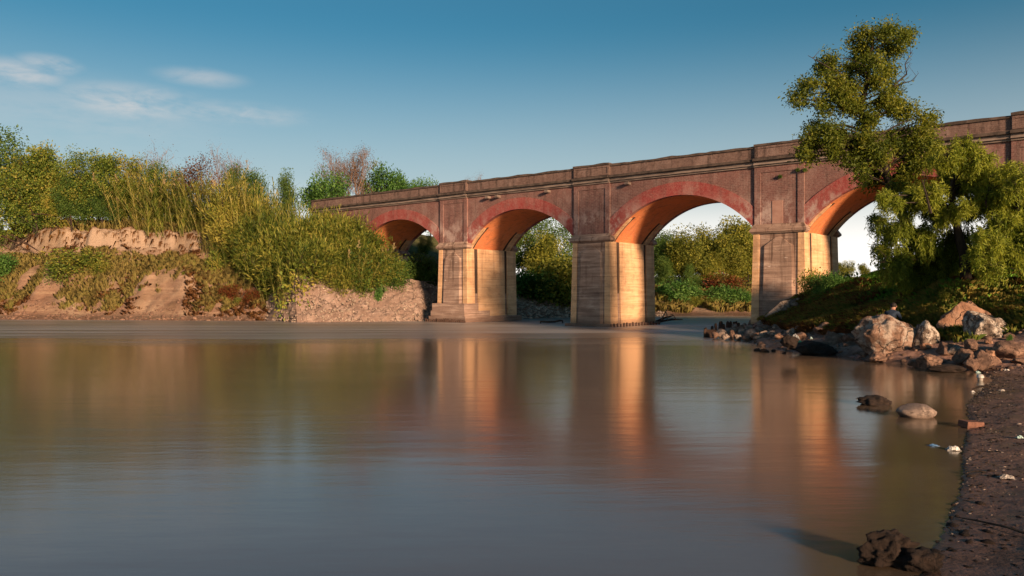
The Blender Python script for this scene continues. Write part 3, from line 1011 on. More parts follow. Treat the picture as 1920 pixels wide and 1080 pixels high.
# the big boulders
rock_px('boulder', 1668, 672, 135, 84, MAT['boulder_mixed'], 'broad ridged boulder at the water edge, pale and mottled, with a dark undercut', 'boulder', 'big boulders on the right bank', z=0.10, seed=12, sub=5, depth=0.8, rough=0.25, freq=1.7, rz=0.2, smooth=True, cuts=16, lo=0.5, hi=0.85)
rock_px('boulder', 1731, 666, 52, 66, MAT['boulder_grey'], 'narrow upright boulder split off the right end of the broad ridged boulder', 'boulder', 'big boulders on the right bank', Y=23.6, seed=31, sub=4, depth=1.0, rough=0.17, rz=0.6, smooth=True)
rock_px('boulder', 1655, 640, 66, 48, MAT['boulder_warm'], 'orange brown boulder peeping over the back of the broad ridged boulder', 'boulder', 'big boulders on the right bank', Y=25.6, seed=33, sub=4, depth=1.1, rough=0.15, smooth=True)
rock_px('boulder', 1808, 636, 118, 76, MAT['boulder_warm'], 'tall smooth orange sandstone boulder below the grassy mound', 'boulder', 'big boulders on the right bank', Y=24.6, seed=44, sub=5, depth=0.8, rough=0.17, freq=1.5, rz=-0.2, smooth=True, cuts=14, lo=0.55, hi=0.88)
rock_px('boulder', 1843, 646, 96, 64, MAT['boulder_grey'], 'rounded white and black lichen boulder in front of the orange sandstone boulder', 'boulder', 'big boulders on the right bank', Y=22.9, seed=52, sub=5, depth=0.9, rough=0.2, freq=2.0, smooth=True, cuts=9)
# brown rocks along the foot of the bank
brown = [
    (1642, 677, 36, 17, 'low rounded brown rock at the waterline under the broad ridged boulder', 61),
    (1741, 690, 40, 32, 'dumpy brown rock in the gap right of the broad ridged boulder', 62),
    (1715, 686, 26, 12, 'small wet brown rock touching the water in front of the broad boulder', 63),
    (1778, 668, 52, 30, 'brown rock directly under the orange sandstone boulder', 64),
    (1822, 656, 36, 20, 'reddish brown rock under the lichen boulder', 65),
    (1887, 678, 66, 36, 'wide pale topped brown rock at the end of the row, beside the beach', 66),
    (1806, 682, 50, 28, 'knobbly brown rock in the middle of the row above the beach', 67),
    (1848, 690, 56, 34, 'big round brown rock at the front of the row above the beach', 68),
    (1822, 690, 30, 20, 'little brown rock wedged against the big round brown one', 69),
    (1776, 696, 74, 12, 'flat gravelly brown rock lying along the edge of the water', 70),
    (1525, 663, 92, 26, 'long low dark brown rock at the water edge left of the boulders', 71),
    (1565, 652, 62, 34, 'sloping grey brown rock behind the long low dark rock', 72),
    (1600, 660, 46, 24, 'brown rock between the sloping rock and the broad boulder', 73),
    (1478, 650, 40, 22, 'square dark rock standing in the shallows by the rubble', 74),
    (1555, 628, 60, 24, 'half buried grey rock on the slope above the sloping rock', 75),
    (1625, 632, 34, 24, 'jagged dark brown rock leaning beside the crouching person', 76),
    (1598, 640, 40, 18, 'flat brown rock on the bank left of the broad ridged boulder', 77),
    (1895, 640, 30, 16, 'pale stone in the grass right of the lichen boulder', 78),
    (1872, 604, 22, 10, 'small grey stone on the dirt path above the lichen boulder', 79),
]
for px, py, wp, hp, lb, sd in brown:
    zz0 = 0.05 if py > 650 else 0.4
    Yq = {1555: 30.0, 1625: 27.5, 1598: 27.0, 1895: 22.6, 1872: 23.8, 1600: 26.5, 1565: 27.6, 1822: 21.8, 1778: 22.3}.get(px)
    if px == 1822 and py > 680:
        Yq = 20.4
    if px in (1887, 1806, 1848):
        Yq = {1887: 21.2, 1806: 21.3, 1848: 20.4}[px]
    rock_px('rock', px, py, wp, hp, MAT['clod' if px in (1478, 1525, 1776) else 'rock_brown'], lb, 'rock', 'brown rocks along the foot of the right bank', z=zz0, Y=Yq, seed=sd, sub=4, depth=0.95, rough=0.19, freq=2.0, cuts=15, lo=0.5, hi=0.85, smooth=True, rz=sd * 0.7)
for i, (px, py, wp, hp) in enumerate([(1432, 660, 22, 7), (1449, 651, 13, 6), (1420, 658, 14, 5), (1462, 655, 9, 4), (1451, 659, 9, 5), (1470, 663, 8, 3)]):
    rock_px('rock', px, py, wp, hp, MAT['clod'], f'{ORD[i]} and ' + ('widest' if i == 0 else 'smaller') + ' of the black stones breaking the shallows off the rubble, from the left' if i == 0 else
            f'small black stone in the shallows, {ORD[i]} listed outward from the widest one', 'rock', 'black stones in the shallows', z=0.0, seed=100 + i, sub=3, sink=0.4, smooth=True)
# loose rocks strewn between the rubble spit and the beach
ls = []
rr0 = random.Random(21)
while len(ls) < 34:
    x_, y_ = rr0.uniform(9.5, 15.5), rr0.uniform(20.5, 36)
    z_, _, d_ = ground(x_, y_)
    if 0.05 < d_[0] < 2.0 and z_[0] < 1.2:
        ls.append((y_, x_, float(z_[0])))
ls.sort(reverse=True)
for i, (y_, x_, z_) in enumerate(ls):
    sz_ = rr0.uniform(0.22, 0.62)
    rock('rock', (x_, y_, z_), (sz_ * rr0.uniform(1.0, 1.5), sz_, sz_ * rr0.uniform(0.5, 0.8)), MAT[rr0.choice(['rock_brown', 'rock_brown', 'rock_grey', 'boulder_warm'])],
         f'{ORD[i]} of the loose broken rocks strewn from the rubble spit to the beach', 'rock', 'loose rocks on the right shore', seed=300 + i, sub=3, cuts=14, lo=0.45, hi=0.85, rough=0.14, freq=2.2, sink=0.25, rz=rr0.uniform(0, 6), tilt=(rr0.uniform(-.3, .3), rr0.uniform(-.3, .3)))
# rubble spit
rub = [(1352, 633, 24, 17), (1366, 628, 22, 14), (1371, 634, 16, 14), (1391, 633, 26, 14), (1387, 624, 22, 12), (1404, 622, 24, 12), (1413, 635, 32, 17), (1428, 628, 30, 12), (1440, 633, 32, 20), (1424, 618, 22, 10),
       (1452, 622, 26, 10), (1458, 640, 30, 14), (1462, 630, 20, 11), (1478, 628, 18, 9), (1486, 613, 16, 12), (1488, 637, 20, 12), (1444, 612, 14, 9), (1408, 613, 12, 11), (1396, 614, 12, 8), (1377, 617, 14, 8), (1470, 615, 13, 8), (1424, 640, 26, 8)]
rub += [(1340, 634, 15, 9), (1360, 637, 16, 8), (1381, 637, 18, 9), (1402, 638, 20, 9), (1419, 626, 18, 9), (1436, 622, 16, 8), (1446, 640, 18, 9), (1467, 639, 16, 9), (1398, 629, 16, 9), (1375, 625, 14, 9), (1474, 622, 16, 9), (1432, 612, 14, 8)]
rub.sort()
for i, (px, py, wp, hp) in enumerate(rub):
    rock_px('rubble_stone', px, py, wp, hp + 3, MAT['rock_grey'] if i % 4 else MAT['rock_brown'], f'{ORD[i]} broken rubble stone of the low spit, counting from its water end', 'stone',
            'broken stones of the rubble spit', z=0.05 if py > 625 else 0.2, Y=None if py > 612 else 41.0, seed=130 + i, sub=3, cuts=10, lo=0.45, hi=0.85, rough=0.13, freq=2.2, depth=1.0, tilt=(random.uniform(-0.4, 0.4), random.uniform(-0.4, 0.4)), rz=random.uniform(0, 3))
# slab leaning on the bank by the third pier: a bent concrete apron
sl = empty('concrete_slab', tuple(P(1462, 590, 39.5)), 0, 'broken concrete apron slab sloping down the bank in front of the third pier', 'slab')


def slab_piece(p0, p1, wdt, th, name):
    p0, p1 = Vector(p0), Vector(p1)
    d_ = (p1 - p0).normalized()
    sd = Vector((0.62, 0.78, 0.0))
    up = d_.cross(sd).normalized()
    if up.z < 0:
        up = -up
    q = MB()
    rings = []
    for k in range(7):
        p = p0.lerp(p1, k / 6)
        e = 0.05 * math.sin(k * 2.3)
        rings.append([p - sd * (wdt / 2 + e) - up * th, p + sd * wdt / 2 - up * th, p + sd * wdt / 2 + up * 0.02 * (k % 2), p - sd * (wdt / 2 + e * 1.2)])
    q.loft(rings)
    o = q.build(name, MAT['slab'], sl)
    o.location = -sl.location
    return o


slab_piece(P(1424, 606, 39.6), P(1470, 566, 39.6), 0.9, 0.28, 'slab_panel')
slab_piece(P(1470.6, 565.2, 39.6), P(1502, 558, 40.0), 0.9, 0.26, 'slab_panel')
q = MB()
for i in range(26):
    px = random.uniform(1462, 1506)
    p = P(px, 566 + (1506 - px) * 0.15 + random.uniform(2, 15), 39.2)
    r_ = random.uniform(0.06, 0.16)
    vv, ff = rock_arrays(500 + i, 1, 6, 0.1)
    b0 = len(q.v)
    q.add(vv * np.array([r_ * 1.4, r_, r_]) + np.array(p), [tuple(x) for x in ff])
o = q.build('hardcore', MAT['rock_grey'], sl)
o.location = -sl.location
tag(o, kind='stuff')

# stones in the near water and on the beach
rock_px('river_stone', 1718, 787, 70, 28, MAT['river_stone'], 'smooth pale oval stone lying in the shallow water off the beach', 'stone', z=-0.02, seed=203, sub=4, cuts=5, lo=0.75, hi=0.95, rough=0.06, depth=0.75, sink=0.15, smooth=True)
rock_px('mud_clod', 1641, 763, 58, 20, MAT['clod'], 'rough black clod of mud breaking the water left of the oval stone', 'mud clod', z=-0.02, seed=207, sub=4, rough=0.34, freq=2.4, depth=0.9, sink=0.2)
rock_px('mud_clod', 1664, 1066, 96, 58, MAT['clod'], 'large wet black clod of mud at the water edge nearest the viewer', 'mud clod', z=0.0, seed=209, sub=5, rough=0.36, freq=2.2, depth=0.8, sink=0.2)
rock_px('mud_clod', 1722, 1072, 82, 34, MAT['clod'], 'lower black mud clod joined to the right of the large nearest one', 'mud clod', z=0.02, seed=211, sub=4, rough=0.34, freq=2.2, depth=0.8, sink=0.2)
# a loose brick
Yb = 1.9 * F / (789 - HY)
pb = P(1820, 789, Yb)
bb = MB()
bb.loft([[(x * k, y * k2, z) for x, y in ((-0.145, -0.09), (0.145, -0.10), (0.15, 0.09), (-0.14, 0.10))] for k, k2, z in ((0.96, 0.95, 0.0), (1.0, 1.0, 0.02), (1.0, 1.0, 0.085), (0.95, 0.94, 0.10))])
o = bb.build('loose_brick', mat_plain('worn_brick', (0.075, 0.034, 0.024, 1), (0.16, 0.075, 0.052, 1), 14.0))
o.location = (pb.x, Yb, gz(pb.x, Yb) - 0.01)
o.rotation_euler = (0.05, 0.06, 0.25)
tag(o, 'worn red brick lying alone on the beach near the waterline', 'brick')

# ------------------------------------------------------------------ revetment below the cane
rv = empty('stone_revetment', (-10.5, 58.5, 0), 0, 'sloping stone and earth revetment with a pointed end below the cane thicket', 'revetment')
A_, B_, C_, D_ = Vector((-15.3, 56.7, -0.4)), Vector((-2.2, 60.6, -0.4)), Vector((-2.6, 64.0, 2.7)), Vector((-16.3, 59.6, 3.68))
E_, F_ = Vector((-19.2, 61.2, -0.3)), Vector((-19.0, 63.2, 3.0))


def patch(a, b_, c, d_, nu, nv, amp, seed):
    vs = []
    nrm = (b_ - a).cross(d_ - a).normalized()
    for j in range(nv + 1):
        for i in range(nu + 1):
            u, v = i / nu, j / nv
            p = a.lerp(b_, u).lerp(d_.lerp(c, u), v)
            k = 1.5 * amp * (mn.fractal(p * 0.9 + Vector((seed, 0, 0)), 0.9, 2.0, 4) - 0.1)
            if i in (0, nu):
                k *= 0.4
            dz = v ** 2 * 0.45 * mn.fractal(Vector((p.x * 0.7, seed, 0)), 0.9, 2.0, 3)
            vs.append(p + nrm * k + Vector((0, 0, dz)))
    fs = [(j * (nu + 1) + i, j * (nu + 1) + i + 1, (j + 1) * (nu + 1) + i + 1, (j + 1) * (nu + 1) + i) for j in range(nv) for i in range(nu)]
    return vs, fs, nrm


vs1, fs1, n1_ = patch(A_, B_, C_, D_, 60, 22, 0.16, 3.0)
vs2, fs2, n2_ = patch(E_, A_, D_, F_, 22, 20, 0.16, 9.0)
nb0 = len(vs1)
# a back to the slope, so that it is a body and not a skin
vs3 = [D_, C_, C_ + Vector((0.3, 2.2, 0.1)), D_ + Vector((0.2, 2.5, 0.1)), F_, F_ + Vector((0, 1.5, 0.2))]
nb1 = nb0 + len(vs2)
fs3 = [(nb1, nb1 + 1, nb1 + 2, nb1 + 3), (nb1 + 4, nb1, nb1 + 3, nb1 + 5)]
o = mesh_obj('revetment_face', vs1 + vs2 + vs3, fs1 + [tuple(i + nb0 for i in f) for f in fs2] + fs3, MAT['revet'], rv)
o.location = -rv.location
# stones set in it: the larger ones each a part, the rest as one heap
stone_me = []
for i in range(8):
    v, f = rock_arrays(700 + i, 1, 7, 0.08, 1.5, 0.5, 0.9)
    so = mesh_obj('stone', v, f, MAT['stone'], rv)
    stone_me.append(so.data)
    bpy.data.objects.remove(so)
rnd = random.Random(5)
small = MB()
n_big = 0
for i in range(1500):
    if rnd.random() < 0.8:
        u, v = rnd.random(), rnd.random() ** 1.3
        p = A_.lerp(B_, u).lerp(D_.lerp(C_, u), v); nn = n1_
    else:
        u, v = rnd.random(), rnd.random() ** 1.2
        p = E_.lerp(A_, u).lerp(F_.lerp(D_, u), v); nn = n2_
    if p.z < -0.1:
        continue
    r_ = rnd.uniform(0.025, 0.065) * (1.35 if v < 0.15 else 1.0)
    if rnd.random() < 0.16 and n_big < 240:
        r_ = rnd.uniform(0.075, 0.14)
        so = bpy.data.objects.new('stone', rnd.choice(stone_me))
        so.parent = rv
        so.location = p + nn * 0.02 - rv.location
        so.scale = (r_ * rnd.uniform(1, 1.5), r_, r_ * rnd.uniform(0.6, 1))
        so.rotation_euler = (rnd.uniform(0, 6), rnd.uniform(0, 6), rnd.uniform(0, 6))
        COL.objects.link(so)
        n_big += 1
    else:
        me = rnd.choice(stone_me)
        mtx = Matrix.Rotation(rnd.uniform(0, 6), 3, Vector((rnd.random(), rnd.random(), rnd.random() + 0.1)).normalized())
        b0 = len(small.v)
        small.v += [tuple(mtx @ (Vector((vv.co.x * 1.3, vv.co.y, vv.co.z * 0.8)) * r_) + p + nn * 0.02 - rv.location) for vv in me.vertices]
        small.f += [tuple(b0 + k for k in pl.vertices) for pl in me.polygons]
o = small.build('small_stones', MAT['stone'], rv)
tag(o, kind='stuff')

# pebbles and stones on the left shore, the gravel bank behind the piers and the beach
def pebbles(name, pts, rad, mat, flat=0.7):
    base_v, base_f = [], []
    for me in stone_me[:4]:
        base_v.append(np.array([v.co[:] for v in me.vertices]))
        base_f.append(np.array([p.vertices[:] for p in me.polygons]))
    V, Fc, b0 = [], [], 0
    for p in pts:
        k = rnd.randrange(4)
        r_ = rnd.uniform(*rad) * (2.0 if rnd.random() < 0.06 else 1.0)
        a = rnd.uniform(0, 6.28)
        v = base_v[k] * np.array([r_ * rnd.uniform(0.9, 1.6), r_, r_ * flat])
        v = np.stack([v[:, 0] * math.cos(a) - v[:, 1] * math.sin(a), v[:, 0] * math.sin(a) + v[:, 1] * math.cos(a), v[:, 2]], -1) + np.array(p)
        V.append(v); Fc.append(base_f[k] + b0); b0 += len(v)
    o = mesh_obj(name, np.concatenate(V), np.concatenate(Fc), mat)
    return tag(o, kind='stuff')


def scatter(n, x0, x1, y0, y1, ok):
    x = RNG.uniform(x0, x1, n); y = RNG.uniform(y0, y1, n)
    z, a, b = ground(x, y)
    k = ok(x, y, z, a, b)
    return np.stack([x[k], y[k], z[k]], -1)


pebbles('shore_gravel', scatter(9000, -44, -18, 58, 68, lambda x, y, z, a, b: (a > -0.1) & (a < 1.6) & (RNG.random(len(x)) < np.exp(-a * 1.6))), (0.05, 0.16), MAT['rock_brown'])
pebbles('bank_gravel', scatter(7000, -6, 14, 58, 74, lambda x, y, z, a, b: (a > -0.1) & (a < 6.5) & (RNG.random(len(x)) < 0.8)), (0.05, 0.15), MAT['stone'])
shoreline = lambda dens: (lambda x, y, z, a, b: (b > -0.7) & (b < 2.5) & (RNG.random(len(x)) < np.exp(-np.abs(b - 0.12) * 2.2) * dens + 0.015))
pebbles('beach_pebbles', scatter(30000, 2, 14, 4.5, 21, shoreline(0.6)), (0.008, 0.026), MAT['clod'], 0.6)
pebbles('beach_shingle', scatter(16000, 2, 14, 4.5, 21, shoreline(0.35)), (0.006, 0.020), MAT['rock_grey'], 0.5)
pebbles('bank_rubble', scatter(3600, 9, 17, 20, 41, lambda x, y, z, a, b: (b > 0) & (b < 4.5) & (z < 1.5) & (RNG.random(len(x)) < 0.35)), (0.03, 0.10), MAT['rock_brown'], 0.7)

# ------------------------------------------------------------------ plants
def leaf_quads(pos, dirs, length, width, rg, flat=None):
    """rhombic leaves: base at pos, pointing along dirs"""
    n = len(pos)
    dirs = dirs / np.maximum(np.linalg.norm(dirs, axis=1, keepdims=True), 1e-6)
    r_ = rg.normal(size=(n, 3))
    if flat is not None:
        r_ = r_ * (1 - flat) + np.array([0, 0, 1.0]) * flat * 1.5
    side = np.cross(dirs, r_)
    side /= np.maximum(np.linalg.norm(side, axis=1, keepdims=True), 1e-6)
    L = np.asarray(length).reshape(-1, 1) * np.ones((n, 1))
    Wd_ = np.asarray(width).reshape(-1, 1) * np.ones((n, 1))
    nrm = np.cross(side, dirs)
    v = np.stack([pos, pos + dirs * L * 0.45 + side * Wd_ * 0.5 + nrm * L * 0.04, pos + dirs * L, pos + dirs * L * 0.45 - side * Wd_ * 0.5 + nrm * L * 0.04], 1).reshape(-1, 3)
    f = np.arange(n * 4).reshape(-1, 4)
    return v, f


def grow(seed, h, spread, levels=3, kids=(5, 4, 4), r0=0.12, lean=(0, 0), up=0.35, start=0.3, wob=0.18, stems=1):
    """branching wood: list of (points, radii) and the twig ends"""
    rg = random.Random(seed)
    tubes, tips = [], []

    def branch(p, d_, ln, r_, lv):
        n = 4 if lv < 2 else 3
        pts, rad = [p.copy()], [r_]
        q = p.copy()
        dd = d_.copy()
        for i in range(n):
            dd = (dd + Vector((rg.gauss(0, wob), rg.gauss(0, wob), rg.gauss(0, wob * 0.6) + up * 0.12))).normalized()
            q = q + dd * ln / n
            pts.append(q.copy())
            rad.append(r_ * (1 - 0.75 * (i + 1) / n))
        tubes.append((pts, rad))
        if lv >= levels:
            tips.append((q.copy(), dd.copy(), lv))
            return
        for k in range(kids[lv]):
            t = start + (1 - start) * (k + rg.random() * 0.8) / kids[lv] if lv == 0 else 0.3 + 0.7 * (k + rg.random()) / kids[lv]
            t = min(t, 0.999)
            i = int(t * n)
            fr = t * n - i
            pp = pts[i].lerp(pts[i + 1], fr)
            ang = rg.uniform(0, 6.28)
            axis = dd.orthogonal().normalized()
            axis.rotate(Matrix.Rotation(ang, 3, dd))
            nd = (dd * rg.uniform(0.35, 0.9) + axis * spread + Vector((0, 0, up))).normalized()
            branch(pp, nd, ln * rg.uniform(0.42, 0.68), max(rad[i] * 0.55, 0.013), lv + 1)
        if lv > 0:
            tips.append((q.copy(), dd.copy(), lv))

    for k in range(stems):
        a = 6.28 * k / stems + rg.random()
        d0 = Vector((lean[0] + (0.35 * math.cos(a) if stems > 1 else 0), lean[1] + (0.35 * math.sin(a) if stems > 1 else 0), 1)).normalized()
        branch(Vector((0.1 * math.cos(a), 0.1 * math.sin(a), -0.3)) if stems > 1 else Vector((0, 0, -0.3)), d0, h * 0.62, r0, 0)
    return tubes, tips


def wood_mesh(name, tubes, mat, parent, n=5):
    q = MB()
    for pts, rad in tubes:
        q.tube(pts, rad, n if rad[0] > 0.02 else 3)
    return q.build(name, mat, parent)


def make_tree(name, seed, h, spread, leafmat, nleaf, lsize, clump, label, cat='tree', woodmat='bark', lw=0.55, rise=-0.15, **kw):
    rg = np.random.default_rng(seed)
    root = empty(name, (0, 0, -500), 0, label, cat)
    tubes, tips = grow(seed, h, spread, **kw)
    wood_mesh('trunk', tubes, MAT[woodmat], root)
    if nleaf:
        tp = np.array([t_[0][:] for t_ in tips])
        per = max(3, nleaf // len(tp))
        c = np.repeat(tp, per, 0)
        off = rg.normal(size=c.shape)
        off *= (np.minimum(np.linalg.norm(off, axis=1), 1.7) / np.maximum(np.linalg.norm(off, axis=1), 1e-6))[:, None]
        off = off * np.array([clump, clump, clump * 0.75])
        pos = c + off
        dirs = off / clump + rg.normal(size=c.shape) * 0.7 + np.array([0, 0, rise])
        v, f = leaf_quads(pos, dirs, rg.uniform(0.7, 1.3, len(pos)) * lsize, rg.uniform(0.7, 1.2, len(pos)) * lsize * lw, rg, 0.35)
        mesh_obj('crown', v, f, MAT[leafmat], root)
    return note_kids(root)


PROTO = {}
PROTO['scrub_a'] = make_tree('scrub_tree', 1, 7.0, 0.7, 'leaf_scrub', 9500, 0.19, 0.40, '', levels=3, kids=(9, 4, 3), r0=0.10, start=0.06)
PROTO['scrub_b'] = make_tree('scrub_tree', 2, 6.4, 0.85, 'leaf_scrub', 9500, 0.18, 0.43, '', levels=3, kids=(9, 4, 3), r0=0.10, start=0.05, stems=2)
PROTO['dark_a'] = make_tree('broadleaf_tree', 3, 7.0, 0.75, 'leaf_dark', 11000, 0.21, 0.48, '', levels=3, kids=(9, 4, 3), r0=0.13, start=0.12)
PROTO['green_a'] = make_tree('broadleaf_tree', 4, 6.0, 0.9, 'leaf_green', 7000, 0.22, 0.45, '', levels=3, kids=(8, 4, 3), r0=0.12, start=0.15)
PROTO['gold_a'] = make_tree('river_tree', 5, 7.5, 0.85, 'leaf_gold', 11000, 0.24, 0.5, '', levels=3, kids=(9, 4, 3), r0=0.12, start=0.08, stems=2)
PROTO['gold_b'] = make_tree('river_tree', 15, 7.0, 0.9, 'leaf_gold', 11000, 0.24, 0.55, '', levels=3, kids=(9, 4, 3), r0=0.12, start=0.05)
PROTO['brown_a'] = make_tree('rusty_tree', 6, 6.0, 0.8, 'leaf_brown', 5200, 0.18, 0.4, '', levels=3, kids=(9, 4, 3), r0=0.11, start=0.1)
PROTO['bare_a'] = make_tree('bare_tree', 7, 8.5, 0.55, 'leaf_brown', 9000, 0.11, 0.35, '', 'tree', 'bark_pale', levels=4, kids=(9, 6, 5, 4), r0=0.14, start=0.2, up=0.5, stems=2)
PROTO['bare_b'] = make_tree('bare_tree', 8, 7.0, 0.6, 'leaf_brown', 1500, 0.1, 0.3, '', 'tree', 'bark_pale', levels=4, kids=(8, 5, 4, 3), r0=0.07, start=0.2, up=0.4, stems=2)
PROTO['bush_dark'] = make_tree('bush', 9, 2.6, 1.1, 'leaf_dark', 4200, 0.17, 0.32, '', 'bush', levels=2, kids=(7, 6), r0=0.05, start=0.02, stems=3)
PROTO['bush_green'] = make_tree('bush', 10, 2.0, 1.1, 'leaf_green', 3600, 0.17, 0.28, '', 'bush', levels=2, kids=(7, 6), r0=0.04, start=0.02, stems=3)
PROTO['bush_gold'] = make_tree('bush', 11, 2.2, 1.1, 'leaf_gold', 4000, 0.15, 0.32, '', 'bush', levels=2, kids=(7, 6), r0=0.04, start=0.02, stems=3)
PROTO['bush_red'] = make_tree('bush', 12, 1.6, 1.2, 'leaf_red', 4000, 0.13, 0.26, '', 'bush', levels=2, kids=(8, 6), r0=0.03, start=0.02, stems=4)
PROTO['bush_dry'] = make_tree('bush', 13, 1.6, 1.1, 'leaf_scrub', 2600, 0.13, 0.26, '', 'bush', levels=2, kids=(7, 6), r0=0.03, start=0.02, stems=3)

PROTO['feather_a'] = make_tree('feathery_shrub', 31, 3.6, 0.5, 'leaf_feather', 9000, 0.30, 0.30, '', 'shrub', levels=2, kids=(9, 7), r0=0.04, start=0.04, stems=5, lw=0.15, rise=1.1, up=0.5)
PROTO['feather_b'] = make_tree('feathery_shrub', 32, 3.2, 0.7, 'leaf_feather', 9000, 0.28, 0.34, '', 'shrub', levels=2, kids=(9, 7), r0=0.04, start=0.04, stems=6, lw=0.16, rise=0.7, up=0.4)


def make_cane(seed, h, n, rad, plumes):
    rg = np.random.default_rng(seed)
    rr = random.Random(seed)
    root = empty('cane_clump', (0, 0, -500), 0, 'cane', 'cane')
    n = int(n * 0.9)
    st = MB()
    LV, LF, nb_ = [], [], 0
    PV = []
    for i in range(n):
        a, r_ = rr.uniform(0, 6.28), rad * math.sqrt(rr.random())
        base = Vector((r_ * math.cos(a), r_ * math.sin(a), -0.4))
        ln = h * rr.uniform(0.45, 1.05)
        lean = Vector((math.cos(a), math.sin(a), 0)) * rr.uniform(0.02, 0.38) + Vector((rr.gauss(0.0, 0.13), rr.gauss(0.0, 0.13), 0))
        pts = []
        for k in range(6):
            t = k / 5
            pts.append(base + Vector((0, 0, ln * t * (1 - 0.10 * t * lean.length * 3))) + lean * ln * (0.35 * t + 0.65 * t * t))
        st.tube(pts, [0.016, 0.015, 0.014, 0.012, 0.009, 0.004], 3)
        for k in range(36):
            t = 0.05 + 0.95 * ((k + rr.random()) / 36) ** 0.85
            j = min(int(t * 5), 4)
            p = np.array(pts[j].lerp(pts[j + 1], t * 5 - j))
            az = rr.uniform(0, 6.28)
            out = np.array([math.cos(az), math.sin(az), 0])
            L = rr.uniform(0.28, 0.62) * (1.15 - 0.4 * abs(t - 0.5))
            wd = rr.uniform(0.03, 0.055)
            sidev = np.array([-out[1], out[0], 0]) * wd / 2
            dr_ = rr.uniform(0.0, 0.55)
            c = [p, p + out * L * 0.30 + np.array([0, 0, L * 0.36]), p + out * L * 0.68 + np.array([0, 0, L * (0.62 - 0.2 * dr_)]), p + out * L * (0.95 - 0.1 * dr_) + np.array([0, 0, L * (0.72 - 0.95 * dr_)])]
            LV += [c[0] - sidev * 0.6, c[0] + sidev * 0.6, c[1] + sidev, c[1] - sidev, c[2] + sidev * 0.8, c[2] - sidev * 0.8, c[3] + sidev * 0.1, c[3] - sidev * 0.1]
            LF += [(nb_, nb_ + 1, nb_ + 2, nb_ + 3), (nb_ + 3, nb_ + 2, nb_ + 4, nb_ + 5), (nb_ + 5, nb_ + 4, nb_ + 6, nb_ + 7)]
            nb_ += 8
        if rr.random() < plumes:
            tip = np.array(pts[-1])
            m_ = 34
            hh = rg.uniform(0, 0.55, m_)
            pos = tip + np.stack([rg.normal(0, 0.03, m_), rg.normal(0, 0.03, m_), hh - 0.1], -1)
            PV.append((pos, rg.normal(size=(m_, 3)) * 0.5 + np.array([0.25, 0, 0.9]), 0.20, 0.03))
    st.build('stem', MAT['cane_stem'], root)
    mesh_obj('leaf_mass', LV, np.array(LF), MAT['cane'], root)
    for pos, dr_, L, wd in PV:
        v, f = leaf_quads(pos, dr_, L, wd, rg)
        mesh_obj('plume', v, f, MAT['plume'], root)
    return note_kids(root)


CANE = [make_cane(21, 4.4, 46, 1.0, 0.10), make_cane(22, 4.0, 46, 1.1, 0.04), make_cane(23, 4.8, 44, 0.9, 0.22), make_cane(24, 3.4, 48, 1.2, 0.0), make_cane(25, 2.8, 50, 1.3, 0.0), make_cane(26, 4.6, 34, 1.3, 0.12)]
USED = set()


def place(proto, loc, label, cat=None, group=None, s=1.0, rz=None, tilt=(0, 0), name=None):
    o = copy_tree(proto)
    if name:
        o.name = name
    o.location = loc
    o.scale = (s, s, s) if isinstance(s, (int, float)) else s
    o.rotation_euler = (tilt[0], tilt[1], random.uniform(0, 6.28) if rz is None else rz)
    o['label'] = label
    if cat:
        o['category'] = cat
    if group:
        o['group'] = group
    return o


def place_px(kind, px, Y, top, label, natural, group=None, cat=None, wide=1.0, base=None, rz=None, name=None):
    """stand a plant at (px, Y) on the ground, scaled so that its top reaches pixel row top"""
    x = (px - CX) / F * Y
    z = gz(x, Y) if base is None else base
    ht = CAMH + (HY - top) / F * Y - z
    s = ht / natural
    return place(PROTO[kind], (x, Y, z), label, cat, group, (s * wide, s * wide, s), rz, name=name)


# natural heights of the prototypes
def top_of(o):
    return max(max(v.co.z for v in c.data.vertices) for c in KIDS[o.name])


NAT = {k: top_of(o) for k, o in PROTO.items()}
NATC = [top_of(o) for o in CANE]

G1 = 'scrub trees on top of the left bank'
